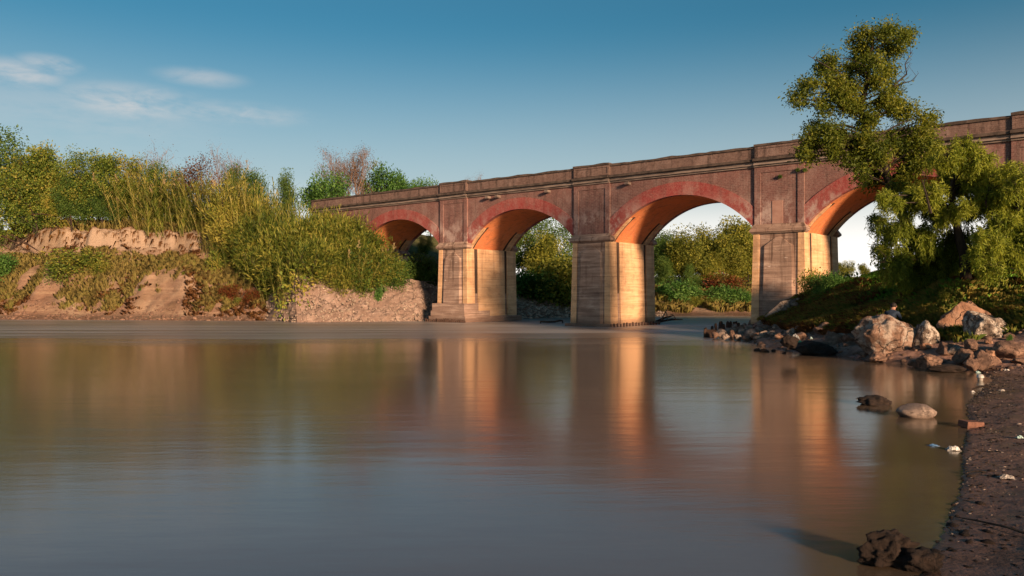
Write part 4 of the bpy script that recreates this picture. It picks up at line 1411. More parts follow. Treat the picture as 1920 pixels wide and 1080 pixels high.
# (kind, px, depth, top row, width, label)
left_trees = [
    ('dark_a', -15, 73, 232, 0.9, 'tall dark tree cut by the picture edge at the far end of the left bank'),
    ('scrub_a', 18, 71.5, 268, 0.9, 'yellow green scrub tree next to the tall dark tree on the left bank'),
    ('scrub_b', 66, 71.2, 272, 0.85, 'scrub tree with a feathery flat top, second from the tall dark tree'),
    ('scrub_a', 112, 71.8, 262, 0.9, 'tallest olive scrub tree of the left thicket'),
    ('scrub_b', 160, 71.4, 268, 0.85, 'scrub tree with a dark hollow beneath beside the tallest olive one'),
    ('scrub_a', 212, 71.8, 274, 0.9, 'scrub tree with a spread flat crown just left of the first bare tree'),
    ('scrub_b', 255, 71.6, 292, 0.8, 'shorter yellowing scrub tree in front of the first bare tree'),
    ('scrub_b', 88, 72.4, 270, 0.9, 'scrub tree filling the dip between the feathery flat top and the tallest olive tree'),
    ('scrub_a', 186, 72.6, 280, 0.9, 'scrub tree filling the dip left of the spread flat crown'),
    ('scrub_b', -20, 70.6, 330, 1.0, 'lower olive scrub tree cut by the picture edge'),
    ('scrub_a', 92, 70.6, 330, 0.9, 'low olive scrub tree at the bank edge below the dip'),
    ('dark_a', 40, 72.0, 318, 0.9, 'low dense dark bush tree in front of the feathery flat top'),
    ('dark_a', 135, 70.9, 325, 0.9, 'low dark bush tree below the tallest olive scrub tree'),
    ('dark_a', 195, 70.8, 340, 0.9, 'low dark bush tree under the spread flat crown'),
    ('dark_a', 310, 72.5, 300, 0.85, 'dark leafy tree rising behind the cane between the two bare trees'),
    ('dark_a', 235, 72.2, 350, 0.85, 'dark bush filling the thicket edge where the cane begins'),
    ('brown_a', 378, 74.0, 283, 1.0, 'rust brown round crowned tree behind the cane'),
    ('dark_a', 448, 73.5, 305, 0.8, 'dark green tree top right of the rust brown tree'),
    ('dark_a', 478, 74.0, 314, 0.7, 'small dark green tree top where the cane drops towards the bridge'),
    ('dark_a', 540, 76.0, 314, 0.55, 'slim dark tree with a leaning tuft standing alone above the cane'),
    ('green_a', 588, 75.0, 312, 0.8, 'round bright green tree above the cane left of the bare brown tree'),
    ('dark_a', 632, 79.0, 330, 0.7, 'dark low tree under the bare brown tree by the bridge end'),
    ('dark_a', 700, 82.0, 322, 0.65, 'dark low tree behind the bridge end right of the bare brown tree'),
    ('green_a', 742, 80.0, 300, 0.75, 'green tree with a brownish left side behind the bridge parapet'),
    ('green_a', 775, 84.0, 324, 0.6, 'lower green tree between the two brighter ones behind the parapet'),
    ('green_a', 808, 82.0, 320, 0.6, 'last round green tree behind the parapet before the open sky'),
]
for k, px, Y, top, wd, lb in left_trees:
    place_px(k, px, Y, top, lb, NAT[k], G1, 'tree', wd)
place_px('bare_b', 292, 74, 258, 'leafless grey tree rising above the scrub, first bare tree along the left bank', NAT['bare_b'], 'bare trees', 'tree', 0.95)
place_px('bare_b', 402, 77, 262, 'leafless grey twiggy tree behind the rust brown crown', NAT['bare_b'], 'bare trees', 'tree', 0.9)
place_px('bare_a', 668, 78, 260, 'big half bare brown tree at the bridge end', NAT['bare_a'], 'bare trees', 'tree', 0.95)
place_px('bare_a', 880, 88, 318, 'thin sparse tree just showing over the parapet above the first pier', NAT['bare_a'], 'bare trees', 'tree', 0.45)

# cane thicket: rows from the bank down to the revetment
cane_rows = [
    # (depth, px start, px end, count, base profile rows, top rows)
    ('back', [(230, 71.4, 318), (272, 71.2, 308), (312, 71.6, 312), (352, 71.2, 303), (392, 70.6, 308), (430, 68.6, 318), (466, 68.0, 328), (500, 67.4, 342)]),
    ('second', [(290, 70.6, 345), (335, 70.2, 335), (378, 69.6, 330), (415, 68.8, 335), (452, 67.8, 340), (486, 65.5, 352), (520, 65.2, 358), (552, 65.0, 366), (584, 64.8, 374), (616, 65.0, 384), (646, 65.4, 398)]),
    ('third', [(412, 68.4, 375), (446, 67.4, 378), (478, 65.8, 376), (508, 64.6, 380), (538, 62.6, 384), (566, 62.4, 390), (596, 62.4, 398), (624, 62.6, 408), (652, 63.0, 416), (678, 63.4, 428)]),
    ('front', [(424, 66.6, 425), (462, 65.6, 424), (496, 64.2, 424), (526, 63.2, 426), (556, 61.0, 424), (584, 60.9, 430), (612, 60.9, 438), (640, 61.0, 446), (664, 61.3, 454), (690, 61.8, 460)]),
    ('lowest', [(512, 63.0, 466), (548, 62.0, 468), (586, 61.4, 470), (632, 60.4, 472), (676, 60.9, 478)]),
]
rowtext = {'back': 'rearmost row, along the bank top', 'second': 'second row', 'third': 'middle row', 'front': 'row next to the front', 'lowest': 'lowest row, over the revetment'}
ci = 0
for row, items in cane_rows:
    for i, (px, Y, top) in enumerate(items):
        x = (px - CX) / F * Y
        z = gz(x, Y)
        k = random.randrange(6)
        ht = CAMH + (HY - top) / F * Y - z
        s = max(0.45, ht / NATC[k]) * random.uniform(0.86, 1.10)
        if px > 440 and row != 'back' and random.random() < (0.75 if px > 520 else 0.45):
            kk = random.choice(['feather_a', 'feather_b'])
            s = ht / NAT[kk] * random.uniform(0.9, 1.08)
            place(PROTO[kk], (x, Y, z - 0.05), f'feathery golden green shrub, {ORD[i]} plant from the left in the {rowtext[row]}', 'shrub', 'feathery shrubs among the cane',
                  (min(s * 0.95, 1.3), min(s * 0.95, 1.3), s))
            ci += 1
            continue
        place(CANE[k], (x, Y, z - 0.05), f'golden green cane clump, {ORD[i]} from the left in the {rowtext[row]}', 'cane', 'clumps of tall cane on the left bank',
              (min(s * 1.05, 1.35), min(s * 1.05, 1.35), s), None, (random.uniform(-0.14, 0.14), random.uniform(-0.12, 0.14)))
        ci += 1

for i, (px, Y, top) in enumerate([(618, 64.2, 378), (642, 63.8, 380), (664, 63.3, 388), (684, 62.8, 412), (702, 62.2, 444), (658, 62.4, 430), (718, 61.9, 462)]):
    x = (px - CX) / F * Y
    z = gz(x, Y)
    kk = 'feather_a' if i % 2 else 'feather_b'
    s = (CAMH + (HY - top) / F * Y - z) / NAT[kk]
    place(PROTO[kk], (x, Y, z - 0.05), f'feathery shrub leaning against the bridge end, {ORD[i]} of these towards the first arch', 'shrub', 'feathery shrubs against the bridge end', (min(s, 1.2), min(s, 1.2), s))
# shrubs and bushes on and below the left bank
small = [
    ('bush_red', 396, 64.4, 528, 1.2, 'rust red shrub on the bank foot, left half of the red patch', 'bush'),
    ('bush_red', 432, 63.6, 530, 1.2, 'rust red shrub in the centre of the red patch below the earth scarp', 'bush'),
    ('bush_red', 472, 62.6, 538, 1.1, 'rust red shrub of the red patch next to the revetment nose', 'bush'),
    ('bush_dry', 448, 62.8, 556, 1.0, 'small green tipped shrub in front of the red shrubs', 'bush'),
    ('bush_green', 262, 64.2, 540, 0.8, 'lone bright green little bush on the bare lower slope', 'bush'),
    ('bush_green', 6, 68.2, 472, 1.0, 'low green bush on the upper ledge at the picture edge', 'bush'),
    ('bush_dry', 152, 66.9, 462, 1.6, 'wide olive bush on the ledge below the pale scarp', 'bush'),
    ('bush_dry', 112, 66.4, 482, 1.3, 'olive bush on the slope left of the wide one on the ledge', 'bush'),
    ('bush_dry', 190, 66.2, 486, 1.3, 'olive bush on the slope right of the wide one on the ledge', 'bush'),
    ('bush_gold', 300, 65.6, 500, 1.1, 'yellow bush on the ledge under the middle of the scarp', 'bush'),
    ('bush_gold', 345, 64.8, 508, 1.0, 'yellow bush at the right end of the ledge near the red shrubs', 'bush'),
    ('bush_dry', 402, 66.0, 468, 0.7, 'narrow hanging bush at the corner where the scarp ends', 'bush'),
    ('bush_dark', 382, 69.0, 432, 0.9, 'dark bush tucked under the cane above the end of the scarp', 'bush'),
    ('bush_green', 664, 59.9, 556, 0.55, 'small green plant growing out of the revetment face', 'bush'),
    ('bush_green', 712, 60.6, 525, 0.35, 'tiny green sprig near the top of the revetment', 'bush'),
    ('bush_dry', 606, 59.4, 548, 0.3, 'tiny brown sprig on the revetment above the small green plant', 'bush'),
    ('bush_dry', 566, 60.6, 486, 0.9, 'dry bush overhanging the revetment top, nearest its pointed nose', 'bush'),
    ('bush_dark', 600, 60.9, 488, 0.9, 'dark bush overhanging the revetment top, second from the nose', 'bush'),
    ('bush_gold', 640, 61.2, 490, 0.9, 'yellow bush overhanging the revetment top, third from the nose', 'bush'),
    ('bush_dry', 675, 61.4, 496, 0.9, 'dry bush overhanging the revetment top, fourth from the nose', 'bush'),
    ('bush_dark', 740, 61.9, 500, 0.9, 'dark bush overhanging the revetment top, fifth from the nose', 'bush'),
    ('bush_dark', 690, 61.6, 452, 1.1, 'dark bush where the cane meets the first arch', 'bush'),
    ('bush_dark', 722, 62.4, 474, 1.0, 'dark leafy bush in front of the first arch opening', 'bush'),
    ('bush_dark', 756, 63.4, 482, 1.0, 'dark bush low in the first arch, left of centre', 'bush'),
    ('bush_dark', 790, 64.6, 466, 1.1, 'taller dark bush in the first arch beside the first pier', 'bush'),
    ('bush_dark', 815, 64.2, 490, 0.8, 'low dark bush touching the first pier', 'bush'),
    ('dark_a', 800, 72.0, 438, 0.9, 'dark tree seen through the first arch behind the bushes', 'tree'),
    ('dark_a', 765, 74.0, 452, 0.9, 'second dark tree behind the bushes in the first arch', 'tree'),
    # second arch
    ('dark_a', 985, 79.0, 400, 0.9, 'dark tree filling the left of the second arch', 'tree'),
    ('dark_a', 1040, 81.0, 396, 0.9, 'dark tree filling the right of the second arch', 'tree'),
    ('gold_b', 1010, 76.0, 430, 0.8, 'paler tree in the middle of the second arch in front of the dark trees', 'tree'),
    ('bush_gold', 1042, 72.4, 468, 1.2, 'tall yellow green shrub beside the second pier, in the second arch', 'bush'),
    ('bush_gold', 1070, 72.8, 476, 1.1, 'yellow green shrub half hidden by the second pier', 'bush'),
    ('bush_green', 990, 72.0, 496, 1.2, 'green bush low in the second arch beside the first pier', 'bush'),
    ('bush_green', 1018, 72.2, 505, 1.1, 'green bush low in the middle of the second arch', 'bush'),
    ('gold_b', 940, 80.0, 410, 0.8, 'tree behind the first pier glimpsed in the second arch', 'tree'),
    # third arch
    ('dark_a', 1236, 86.0, 428, 1.0, 'dark tree beside the second pier in the third arch', 'tree'),
    ('dark_a', 1272, 84.0, 440, 1.0, 'dark tree left of centre in the third arch', 'tree'),
    ('gold_a', 1306, 86.0, 416, 1.0, 'olive tree in the third arch, left shoulder of the tree mass', 'tree'),
    ('gold_b', 1345, 85.0, 402, 1.0, 'tallest golden tree in the third arch', 'tree'),
    ('gold_a', 1388, 84.0, 414, 1.0, 'golden tree beside the third pier in the third arch', 'tree'),
    ('gold_b', 1322, 81.0, 470, 0.95, 'lower golden tree in front of the tallest one', 'tree'),
    ('gold_a', 1425, 86.0, 420, 1.0, 'golden tree mostly hidden by the third pier', 'tree'),
    ('dark_a', 1200, 86.0, 436, 1.0, 'dark tree hidden behind the second pier', 'tree'),
    ('dark_a', 1252, 80.0, 478, 0.9, 'low dark tree in the third arch by the second pier', 'tree'),
    ('dark_a', 1290, 79.5, 492, 0.9, 'low dark tree under the olive tree', 'tree'),
    ('gold_b', 1285, 82.0, 432, 1.1, 'bushy olive tree in front of the left shoulder of the tree mass', 'tree'),
    ('gold_a', 1365, 82.5, 430, 1.1, 'bushy golden tree between the tallest one and the third pier', 'tree'),
    ('dark_a', 1240, 82.0, 440, 1.1, 'bushy dark tree half hidden by the second pier in the third arch', 'tree'),
    ('gold_a', 1405, 81.0, 462, 1.0, 'low golden tree at the third pier', 'tree'),
    ('bush_green', 1262, 76.6, 520, 1.2, 'bright green bush on the far shore near the second pier', 'bush'),
    ('bush_green', 1292, 76.8, 528, 1.1, 'low bright green bush in the middle of the far shore', 'bush'),
    ('bush_green', 1350, 76.4, 530, 1.1, 'broad leaved green bush on the far shore left of the third pier', 'bush'),
    ('bush_green', 1380, 76.2, 536, 1.2, 'largest broad leaved bush on the far shore beside the third pier', 'bush'),
    ('bush_green', 1404, 75.8, 545, 1.0, 'low leafy bush at the foot of the third pier across the water', 'bush'),
    ('bush_red', 1360, 78.5, 506, 1.2, 'rust brown shrub behind the leafy bushes of the far shore', 'bush'),
    ('bush_gold', 1300, 75.4, 552, 1.0, 'golden low shrub at the far shore edge', 'bush'),
    ('bush_gold', 1330, 75.2, 556, 1.0, 'second golden low shrub along the far shore edge', 'bush'),
    # fourth arch
    ('gold_a', 1590, 88.0, 486, 0.9, 'pale distant tree in the fourth arch', 'tree'),
    ('gold_b', 1625, 92.0, 492, 0.9, 'second pale distant tree in the fourth arch', 'tree'),
    ('gold_a', 1665, 95.0, 494, 0.9, 'pale distant tree behind the willow in the fourth arch', 'tree'),
    ('gold_b', 1560, 90.0, 488, 0.9, 'pale distant tree beside the third pier in the fourth arch', 'tree'),
    ('bush_gold', 1585, 52.0, 494, 0.9, 'pale shrub under the fourth arch', 'bush'),
]
for k, px, Y, top, wd, lb, cat in small:
    place_px(k, px, Y, top, lb, NAT[k], 'bushes along the banks' if cat == 'bush' else 'trees behind the bridge', cat, wd)
# plants rooted in the brickwork
for px, py, lb in ((1463, 334, 'dark weed sprouting from the brickwork above the third pier'), (1496, 322, 'dark weed hanging from the cornice above the third pier'), (1509, 322, 'small dark weed beside the hanging weed under the cornice')):
    Yw = 99600 / (px + 866) - 0.15
    o = place(PROTO['bush_dark'], P(px, py, Yw), lb, 'weed', 'weeds growing on the bridge', 0.085)

# ------------------------------------------------------------------ grasses
def grass(name, pts, h, wd, n, mat, droop=0.5, hang=False, seed=0):
    rg = np.random.default_rng(seed)
    m_ = len(pts)
    c = np.repeat(pts, n, 0)
    N = len(c)
    a = rg.uniform(0, 6.283, N)
    sp = rg.uniform(0.1, 1.0, N) * droop
    hh = rg.uniform(0.5, 1.1, N) * h
    out = np.stack([np.cos(a), np.sin(a), np.zeros(N)], -1)
    if hang:
        out[:, 1] = -np.abs(out[:, 1])
    base = c + out * rg.uniform(0, 0.12, (N, 1)) + np.stack([np.zeros(N), np.zeros(N), -0.04 * np.ones(N)], -1)
    sg = -1 if hang else 1
    mid = base + out * (sp * hh * 0.35)[:, None] + np.stack([np.zeros(N), np.zeros(N), hh * (0.25 if hang else 0.6)], -1) * (1 if not hang else 0.4)
    tip = base + out * (sp * hh)[:, None] + np.stack([np.zeros(N), np.zeros(N), hh * (1 - sp * 0.45) if not hang else -hh * 0.9], -1)
    side = np.stack([-np.sin(a), np.cos(a), np.zeros(N)], -1) * wd / 2
    v = np.stack([base - side, base + side, mid + side * 0.8, tip, mid - side * 0.8], 1).reshape(-1, 3)
    i0 = np.arange(N)[:, None] * 5
    f = i0 + np.array([[0, 1, 2, 3, 4]])
    o = mesh_obj(name, v, f, mat)
    return tag(o, kind='stuff')


nz = lambda x, y, s: fbm(x * 0.35, y * 0.35, 3, s) + 0.5 * fbm(x * 1.3, y * 1.3, 3, s + 2) + RNG.normal(0, 0.10, len(x))
lp = scatter(30000, -46, -18, 60, 74, lambda x, y, z, a, b: (a > 0.7) & (a < 5.8) & (nz(x, y, 11) > 0.12 - 0.32 * sstep(2.5, 4.5, a) + 0.3 * sstep(-30, -24, x) * (a < 3)))
grass('dry_grass', lp[: 6500], 0.46, 0.018, 12, MAT['dry_grass'], 0.6, seed=1)
lp2 = scatter(9000, -46, -18, 60, 74, lambda x, y, z, a, b: (a > 0.4) & (a < 6.6) & (nz(x, y, 12) > 0.15))
grass('rusty_grass', lp2[: 1900], 0.36, 0.018, 14, MAT['rust_grass'], 0.9, seed=2)
lp3 = scatter(9000, -46, -17, 64, 76, lambda x, y, z, a, b: (a > 6.4) & (a < 8.2) & (x < -20))
grass('overhang_grass', lp3[: 900], 0.6, 0.03, 9, MAT['rust_grass'], 0.6, True, seed=3)
lp4 = scatter(9000, -46, -17, 64, 76, lambda x, y, z, a, b: (a > 7.6) & (a < 11) & (x < -20))
grass('bank_top_grass', lp4[: 2600], 1.0, 0.04, 9, MAT['dry_grass'], 0.6, seed=4)
lp5 = scatter(16000, 3, 26, 66, 82, lambda x, y, z, a, b: (a > 1.0) & (a < 9) & (nz(x, y, 13) > -0.25) & ((x > 9) | (a > 5.5)))
grass('far_shore_grass', lp5[: 5200], 0.8, 0.04, 9, MAT['dry_grass'], 0.8, seed=5)
rp1 = scatter(40000, 12.5, 24, 25, 48, lambda x, y, z, a, b: (b > 0) & (z > 1.45) & (nz(x, y, 14) > -0.32))
grass('green_grass', rp1[: 10000], 0.30, 0.022, 11, MAT['green_grass'], 0.9, seed=6)
rp2 = scatter(40000, 11, 22, 23, 42, lambda x, y, z, a, b: (b > 1.2) & (z > 0.6) & (z < 2.3) & (nz(x, y, 15) > -0.1))
grass('bank_grass', rp2[: 6500], 0.36, 0.022, 10, MAT['shade_grass'], 0.95, seed=7)
rp3 = scatter(40000, 11, 20, 24, 42, lambda x, y, z, a, b: (b > 1.4) & (z > 0.5) & (z < 2.6) & (nz(x, y, 16) > 0.12))
grass('rusty_bank_grass', rp3[: 4200], 0.34, 0.02, 10, MAT['rust_grass'], 1.0, seed=8)


# ------------------------------------------------------------------ the trees of the right bank
def crown_tree(name, label, base, trunk, clumps, bare, leafmat, lsize, lw, per_m2, droop, seed, r0, Ysp, barkmat='bark', strands=False, cat='tree', hang=1.0):
    """a tree drawn limb by limb: trunk path and foliage clumps given as places"""
    rg = np.random.default_rng(seed)
    rr = random.Random(seed)
    root = empty(name, tuple(base), 0, label, cat)
    L = Vector(base)
    q = MB()
    n = len(trunk)
    tr = [Vector(p) - L for p in trunk]
    # smooth the trunk path
    path = []
    for i in range(n - 1):
        for k in range(4):
            path.append(tr[i].lerp(tr[i + 1], k / 4) + Vector((rr.gauss(0, 0.02), rr.gauss(0, 0.02), 0)))
    path.append(tr[-1])
    m_ = len(path)
    rad = [r0 * (1 - 0.88 * (i / (m_ - 1)) ** 0.8) + 0.012 for i in range(m_)]
    q.tube(path, rad, 8)
    tk = q.build('trunk', MAT[barkmat], root, True)
    LV, LF, b0 = [], [], 0
    twig = MB()
    for (c, r_) in clumps:
        c = Vector(c) - L
        # limb from the trunk to the clump, leaving it below the clump's height
        best = min(range(m_), key=lambda i: (path[i] - c).length + 1.4 * max(0, path[i].z - c.z + 0.35))
        a = path[best]
        mid = a.lerp(c, 0.5) + Vector((rr.gauss(0, 0.08), rr.gauss(0, 0.12), 0.10 * (c - a).length))
        lr = min(rad[best] * 0.5, 0.018 + 0.014 * (c - a).length)
        pts = [a, a.lerp(mid, 0.5) + Vector((0, 0, 0.03)), mid, mid.lerp(c, 0.55) + Vector((rr.gauss(0, 0.04), rr.gauss(0, 0.04), 0.02)), c]
        lb_ = MB()
        lb_.tube(pts, [lr, lr * 0.8, lr * 0.6, lr * 0.4, lr * 0.2], 5)
        lb_.build('limb', MAT[barkmat], root)
        # twigs and leaves
        nt = int(10 + 60 * r_ ** 1.5) if not strands else max(26, int(270 * r_ ** 2))
        for _ in range(nt):
            u = Vector(rg.normal(size=3)).normalized() * r_ * ((0.35 + 0.75 * rr.random()) if strands else (0.2 + 1.5 * rr.random() ** 1.5))
            u.z *= 0.75
            e = c + u
            s0 = c.lerp(e, 0.15)
            if strands:
                ln = rr.uniform(0.3, 1.0) * (0.5 + 0.8 * r_) * hang
                k_ = 6
                o_ = Vector((u.x, u.y, 0)) * 0.35 / max(r_, 0.1)
                sp = [e + o_ * (t * 0.3) * ln + Vector((0, 0, 0.10 * math.sin(t * 3) - ln * t ** 1.5)) for t in [i / (k_ - 1) for i in range(k_)]]
                twig.tube([s0, s0.lerp(e, 0.6) + Vector((0, 0, 0.06)), sp[0], sp[2], sp[4]], [0.012, 0.008, 0.006, 0.004, 0.002], 3)
                nl = int(per_m2 * ln)
                ts = rg.uniform(0, k_ - 1.001, nl)
                ii = ts.astype(int)
                A = np.array([p[:] for p in sp])
                pos = A[ii] + (A[ii + 1] - A[ii]) * (ts - ii)[:, None] + rg.normal(0, 0.03, (nl, 3))
                dirs = (A[ii + 1] - A[ii]) * 4 + rg.normal(0, 0.5, (nl, 3)) + np.array([0, 0, -0.15])
            else:
                twig.tube([s0, s0.lerp(e, 0.5) + Vector((0, 0, 0.04)), e], [0.012, 0.007, 0.002], 3)
                nl = per_m2
                tt = rg.uniform(0.25, 1.08, nl)
                A, E = np.array(s0[:]), np.array(e[:])
                pos = A + (E - A) * tt[:, None] + rg.normal(0, 0.17, (nl, 3))
                dirs = rg.normal(0, 0.7, (nl, 3)) + (E - A) / max(np.linalg.norm(E - A), 0.01) * 0.5 + np.array([0, 0, droop])
            v, f = leaf_quads(pos, dirs, rg.uniform(0.5, 1.5, len(pos)) * lsize, rg.uniform(0.6, 1.3, len(pos)) * lw, rg)
            LV.append(v); LF.append(f + b0); b0 += len(v)
    twig.build('twigs', MAT[barkmat], root)['kind'] = 'stuff'
    mesh_obj('crown', np.concatenate(LV), np.concatenate(LF), MAT[leafmat], root)
    for pts in bare:
        bt = MB()
        pts = [Vector(p) - L for p in pts]
        k = len(pts)
        bt.tube(pts, [0.055 * (1 - 0.85 * i / (k - 1)) for i in range(k)], 5)
        for i in range(1, k):
            for _ in range(2):
                p = pts[i - 1].lerp(pts[i], rr.random())
                bt.tube([p, p + Vector((rr.uniform(-0.25, 0.3), rr.uniform(-0.2, 0.2), rr.uniform(0.1, 0.35))), p + Vector((rr.uniform(-0.4, 0.5), rr.uniform(-0.3, 0.3), rr.uniform(0.35, 0.8)))], [0.014, 0.009, 0.003], 3)
        bt.build('bare_limb', MAT['bark'], root)
    return root


rj = random.Random(77)


def jit(Y, s):
    return Y + rj.uniform(-s, s)


def fill(cl, k=2, s=20):
    """more clumps close round the drawn ones"""
    out = list(cl)
    for a, b, r_ in cl:
        for _ in range(k):
            out.append((a + rj.uniform(-s, s), b + rj.uniform(-s * 0.35, s), r_ * rj.uniform(0.6, 0.9)))
    return out


tall_clumps = [(1655, 61, 28), (1696, 61, 16), (1615, 61, 14), (1622, 90, 27), (1674, 92, 20), (1607, 116, 25), (1644, 113, 25), (1556, 109, 14), (1541, 127, 13), (1567, 153, 28), (1511, 161, 14),
               (1493, 179, 12), (1578, 179, 34), (1541, 196, 15), (1607, 198, 30), (1652, 194, 24), (1667, 131, 13), (1670, 164, 12), (1681, 205, 15), (1707, 205, 15), (1733, 220, 14), (1630, 220, 27),
               (1526, 238, 15), (1548, 244, 21), (1520, 264, 18), (1511, 287, 11), (1578, 250, 27), (1622, 257, 38), (1681, 250, 34), (1726, 250, 28), (1607, 292, 25), (1652, 294, 35), (1696, 287, 30), (1615, 322, 14),
               (1590, 160, 22), (1640, 150, 20), (1745, 265, 20), (1560, 275, 18), (1702, 322, 22), (1732, 305, 22), (1640, 328, 15), (1695, 350, 18), (1750, 290, 18)]
YT = 31.5
tall = crown_tree('tall_tree', 'tall dark leaning tree with ragged crown rising in front of the bridge parapet', P(1742, 520, YT),
                  [P(1742, 522, YT), P(1724, 470, YT), P(1694, 410, YT), P(1668, 350, YT), P(1656, 305, YT), P(1628, 250, YT), P(1616, 215, YT), P(1617, 190, YT), P(1626, 157, YT), P(1631, 120, YT), P(1634, 85, YT), P(1636, 52, YT)],
                  [(P(a, b, jit(YT, 0.9)), r_ * YT / F) for a, b, r_ in fill([(a, b, r_ * 0.66) for a, b, r_ in tall_clumps], 2, 17)],
                  [[P(1640, 195, YT), P(1665, 170, YT - .1), P(1700, 139, YT - .2), P(1697, 120, YT - .2), P(1711, 94, YT - .3)], [P(1672, 166, YT - .1), P(1690, 157, YT - .2), P(1715, 150, YT - .3)],
                   [P(1600, 150, YT), P(1560, 130, YT - .3), P(1515, 104, YT - .4)], [P(1612, 205, YT), P(1578, 200, YT - .3), P(1518, 199, YT - .5)]],
                  'leaf_tall', 0.12, 0.055, 26, -0.35, 5, 0.22, 1.0)

wa = [(1806, 272, 24), (1776, 296, 28), (1832, 304, 30), (1858, 322, 22), (1790, 335, 34), (1842, 345, 34), (1742, 362, 30), (1700, 380, 26), (1664, 372, 18), (1760, 398, 30), (1812, 392, 28), (1860, 384, 26), (1718, 350, 18)]
YW = 28.5
crown_tree('willow_tree', 'bright yellow green willow lit from behind, topmost of the willows beside the tall tree', P(1812, 520, YW),
           [P(1812, 524, YW), P(1806, 470, YW), P(1792, 420, YW), P(1784, 370, YW), P(1790, 330, YW), P(1800, 285, YW)],
           [(P(a, b, jit(YW, 1.2)), r_ * YW / F) for a, b, r_ in fill(wa, 2)], [[P(1745, 400, YW - 1), P(1735, 360, YW - 1.1), P(1728, 335, YW - 1.2)], [P(1860, 420, YW - 1), P(1848, 380, YW - 1.1), P(1856, 345, YW - 1.2)]],
           'leaf_willow', 0.135, 0.03, 105, -0.9, 8, 0.20, 1.0, strands=True, hang=0.5)
wb_ = [(1640, 408, 14), (1662, 432, 18), (1650, 462, 16), (1690, 420, 22), (1700, 470, 22), (1740, 440, 28), (1680, 488, 20), (1725, 495, 24), (1700, 520, 18), (1760, 478, 30), (1795, 450, 30), (1790, 495, 26), (1660, 500, 13), (1742, 520, 20)]
YW2 = 29.8
crown_tree('willow_tree', 'dark weeping willow with curtains of twigs hanging over the bank to the left', P(1772, 530, YW2),
           [P(1772, 532, YW2), P(1762, 500, YW2), P(1745, 470, YW2), P(1725, 440, YW2), P(1700, 415, YW2)],
           [(P(a, b, jit(YW2, 1.1)), r_ * YW2 / F) for a, b, r_ in fill(wb_, 1, 16)], [[P(1760, 492, YW2 - .6), P(1712, 486, YW2 - .8), P(1650, 492, YW2 - 1)]],
           'leaf_willow', 0.14, 0.03, 76, -0.9, 9, 0.22, 1.0, strands=True)
wc_ = [(1892, 318, 18), (1906, 350, 24), (1880, 372, 24), (1915, 392, 28), (1880, 415, 30), (1912, 436, 30), (1850, 440, 28), (1880, 462, 28), (1915, 475, 28), (1840, 475, 26), (1862, 500, 22), (1950, 380, 40), (1960, 440, 40), (1945, 330, 26)]
YW3 = 27.0
crown_tree('willow_tree', 'shaded willow at the picture edge behind the lichen boulder', P(1935, 530, YW3),
           [P(1935, 532, YW3), P(1925, 480, YW3), P(1915, 430, YW3), P(1905, 380, YW3), P(1902, 335, YW3)],
           [(P(a, b, jit(YW3, 1.1)), r_ * YW3 / F) for a, b, r_ in fill(wc_, 1)], [[P(1930, 494, YW3 - .7), P(1885, 497, YW3 - .9), P(1850, 506, YW3 - 1.0)]],
           'leaf_willow', 0.135, 0.03, 90, -0.9, 10, 0.20, 1.0, strands=True, hang=0.65)

# bushes of the right bank
rb = [
    ('bush_green', 1548, 38.6, 505, 0.9, 'leafy green bush against the third pier'),
    ('bush_green', 1572, 37.4, 512, 1.0, 'largest leafy green bush on the slope right of the third pier'),
    ('bush_dark', 1600, 36.4, 540, 0.8, 'dark low bush on the slope under the large leafy one'),
    ('bush_dry', 1532, 39.8, 500, 0.8, 'thin dry shrub in front of the pier side'),
    ('bush_dry', 1570, 34.2, 572, 0.9, 'low brown green shrub on the dirt slope'),
    ('bush_dark', 1700, 30.2, 560, 0.9, 'dark bush behind the crouching person'),
    ('bush_green', 1718, 28.6, 590, 0.7, 'green weeds behind the narrow upright boulder'),
    ('bush_dry', 1640, 31.4, 566, 0.9, 'straggling shrub on the bank left of the crouching person'),
    ('bush_dry', 1600, 32.4, 575, 0.9, 'straggling shrub further left along the same bank'),
    ('bush_dark', 1730, 31.6, 535, 1.0, 'dark bush at the foot of the tall tree'),
    ('bush_green', 1872, 24.9, 590, 0.7, 'yellow green weeds between the orange boulder and the path'),
    ('bush_dark', 1850, 28.2, 535, 1.0, 'dark bush on top of the mound below the willow'),
    ('bush_dark', 1895, 27.0, 540, 1.0, 'dark bush at the right of the mound beside the path'),
    ('bush_green', 1893, 22.4, 625, 0.6, 'low green weeds right of the lichen boulder'),
    ('bush_dry', 1492, 39.0, 590, 0.8, 'rusty dry shrub below the broken slab'),
    ('bush_dry', 1650, 27.9, 620, 0.8, 'brown scrub behind the broad ridged boulder'),
    ('bush_green', 1622, 33.5, 556, 1.2, 'fresh green bush running down the bank towards the rocks, nearest the pier'),
    ('bush_green', 1664, 31.0, 566, 1.1, 'fresh green bush running down the bank just above the crouching person'),
    ('bush_green', 1650, 35.5, 520, 1.4, 'wide bright green bush high on the bank below the weeping willow'),
    ('bush_green', 1690, 34.0, 528, 1.4, 'wide bright green bush high on the bank beside the willow trunk'),
    ('bush_green', 1585, 34.8, 558, 1.1, 'fresh green bush halfway down the dirt slope by the slab'),
    ('bush_gold', 1770, 27.6, 545, 1.1, 'yellow green bush on the mound left of the orange boulder'),
    ('bush_green', 1790, 29.8, 520, 1.2, 'grassy green bush crowning the mound'),
]
for k, px, Y, top, wd, lb in rb:
    place_px(k, px, Y, top, lb, NAT[k], 'bushes on the right bank', 'bush', wd)

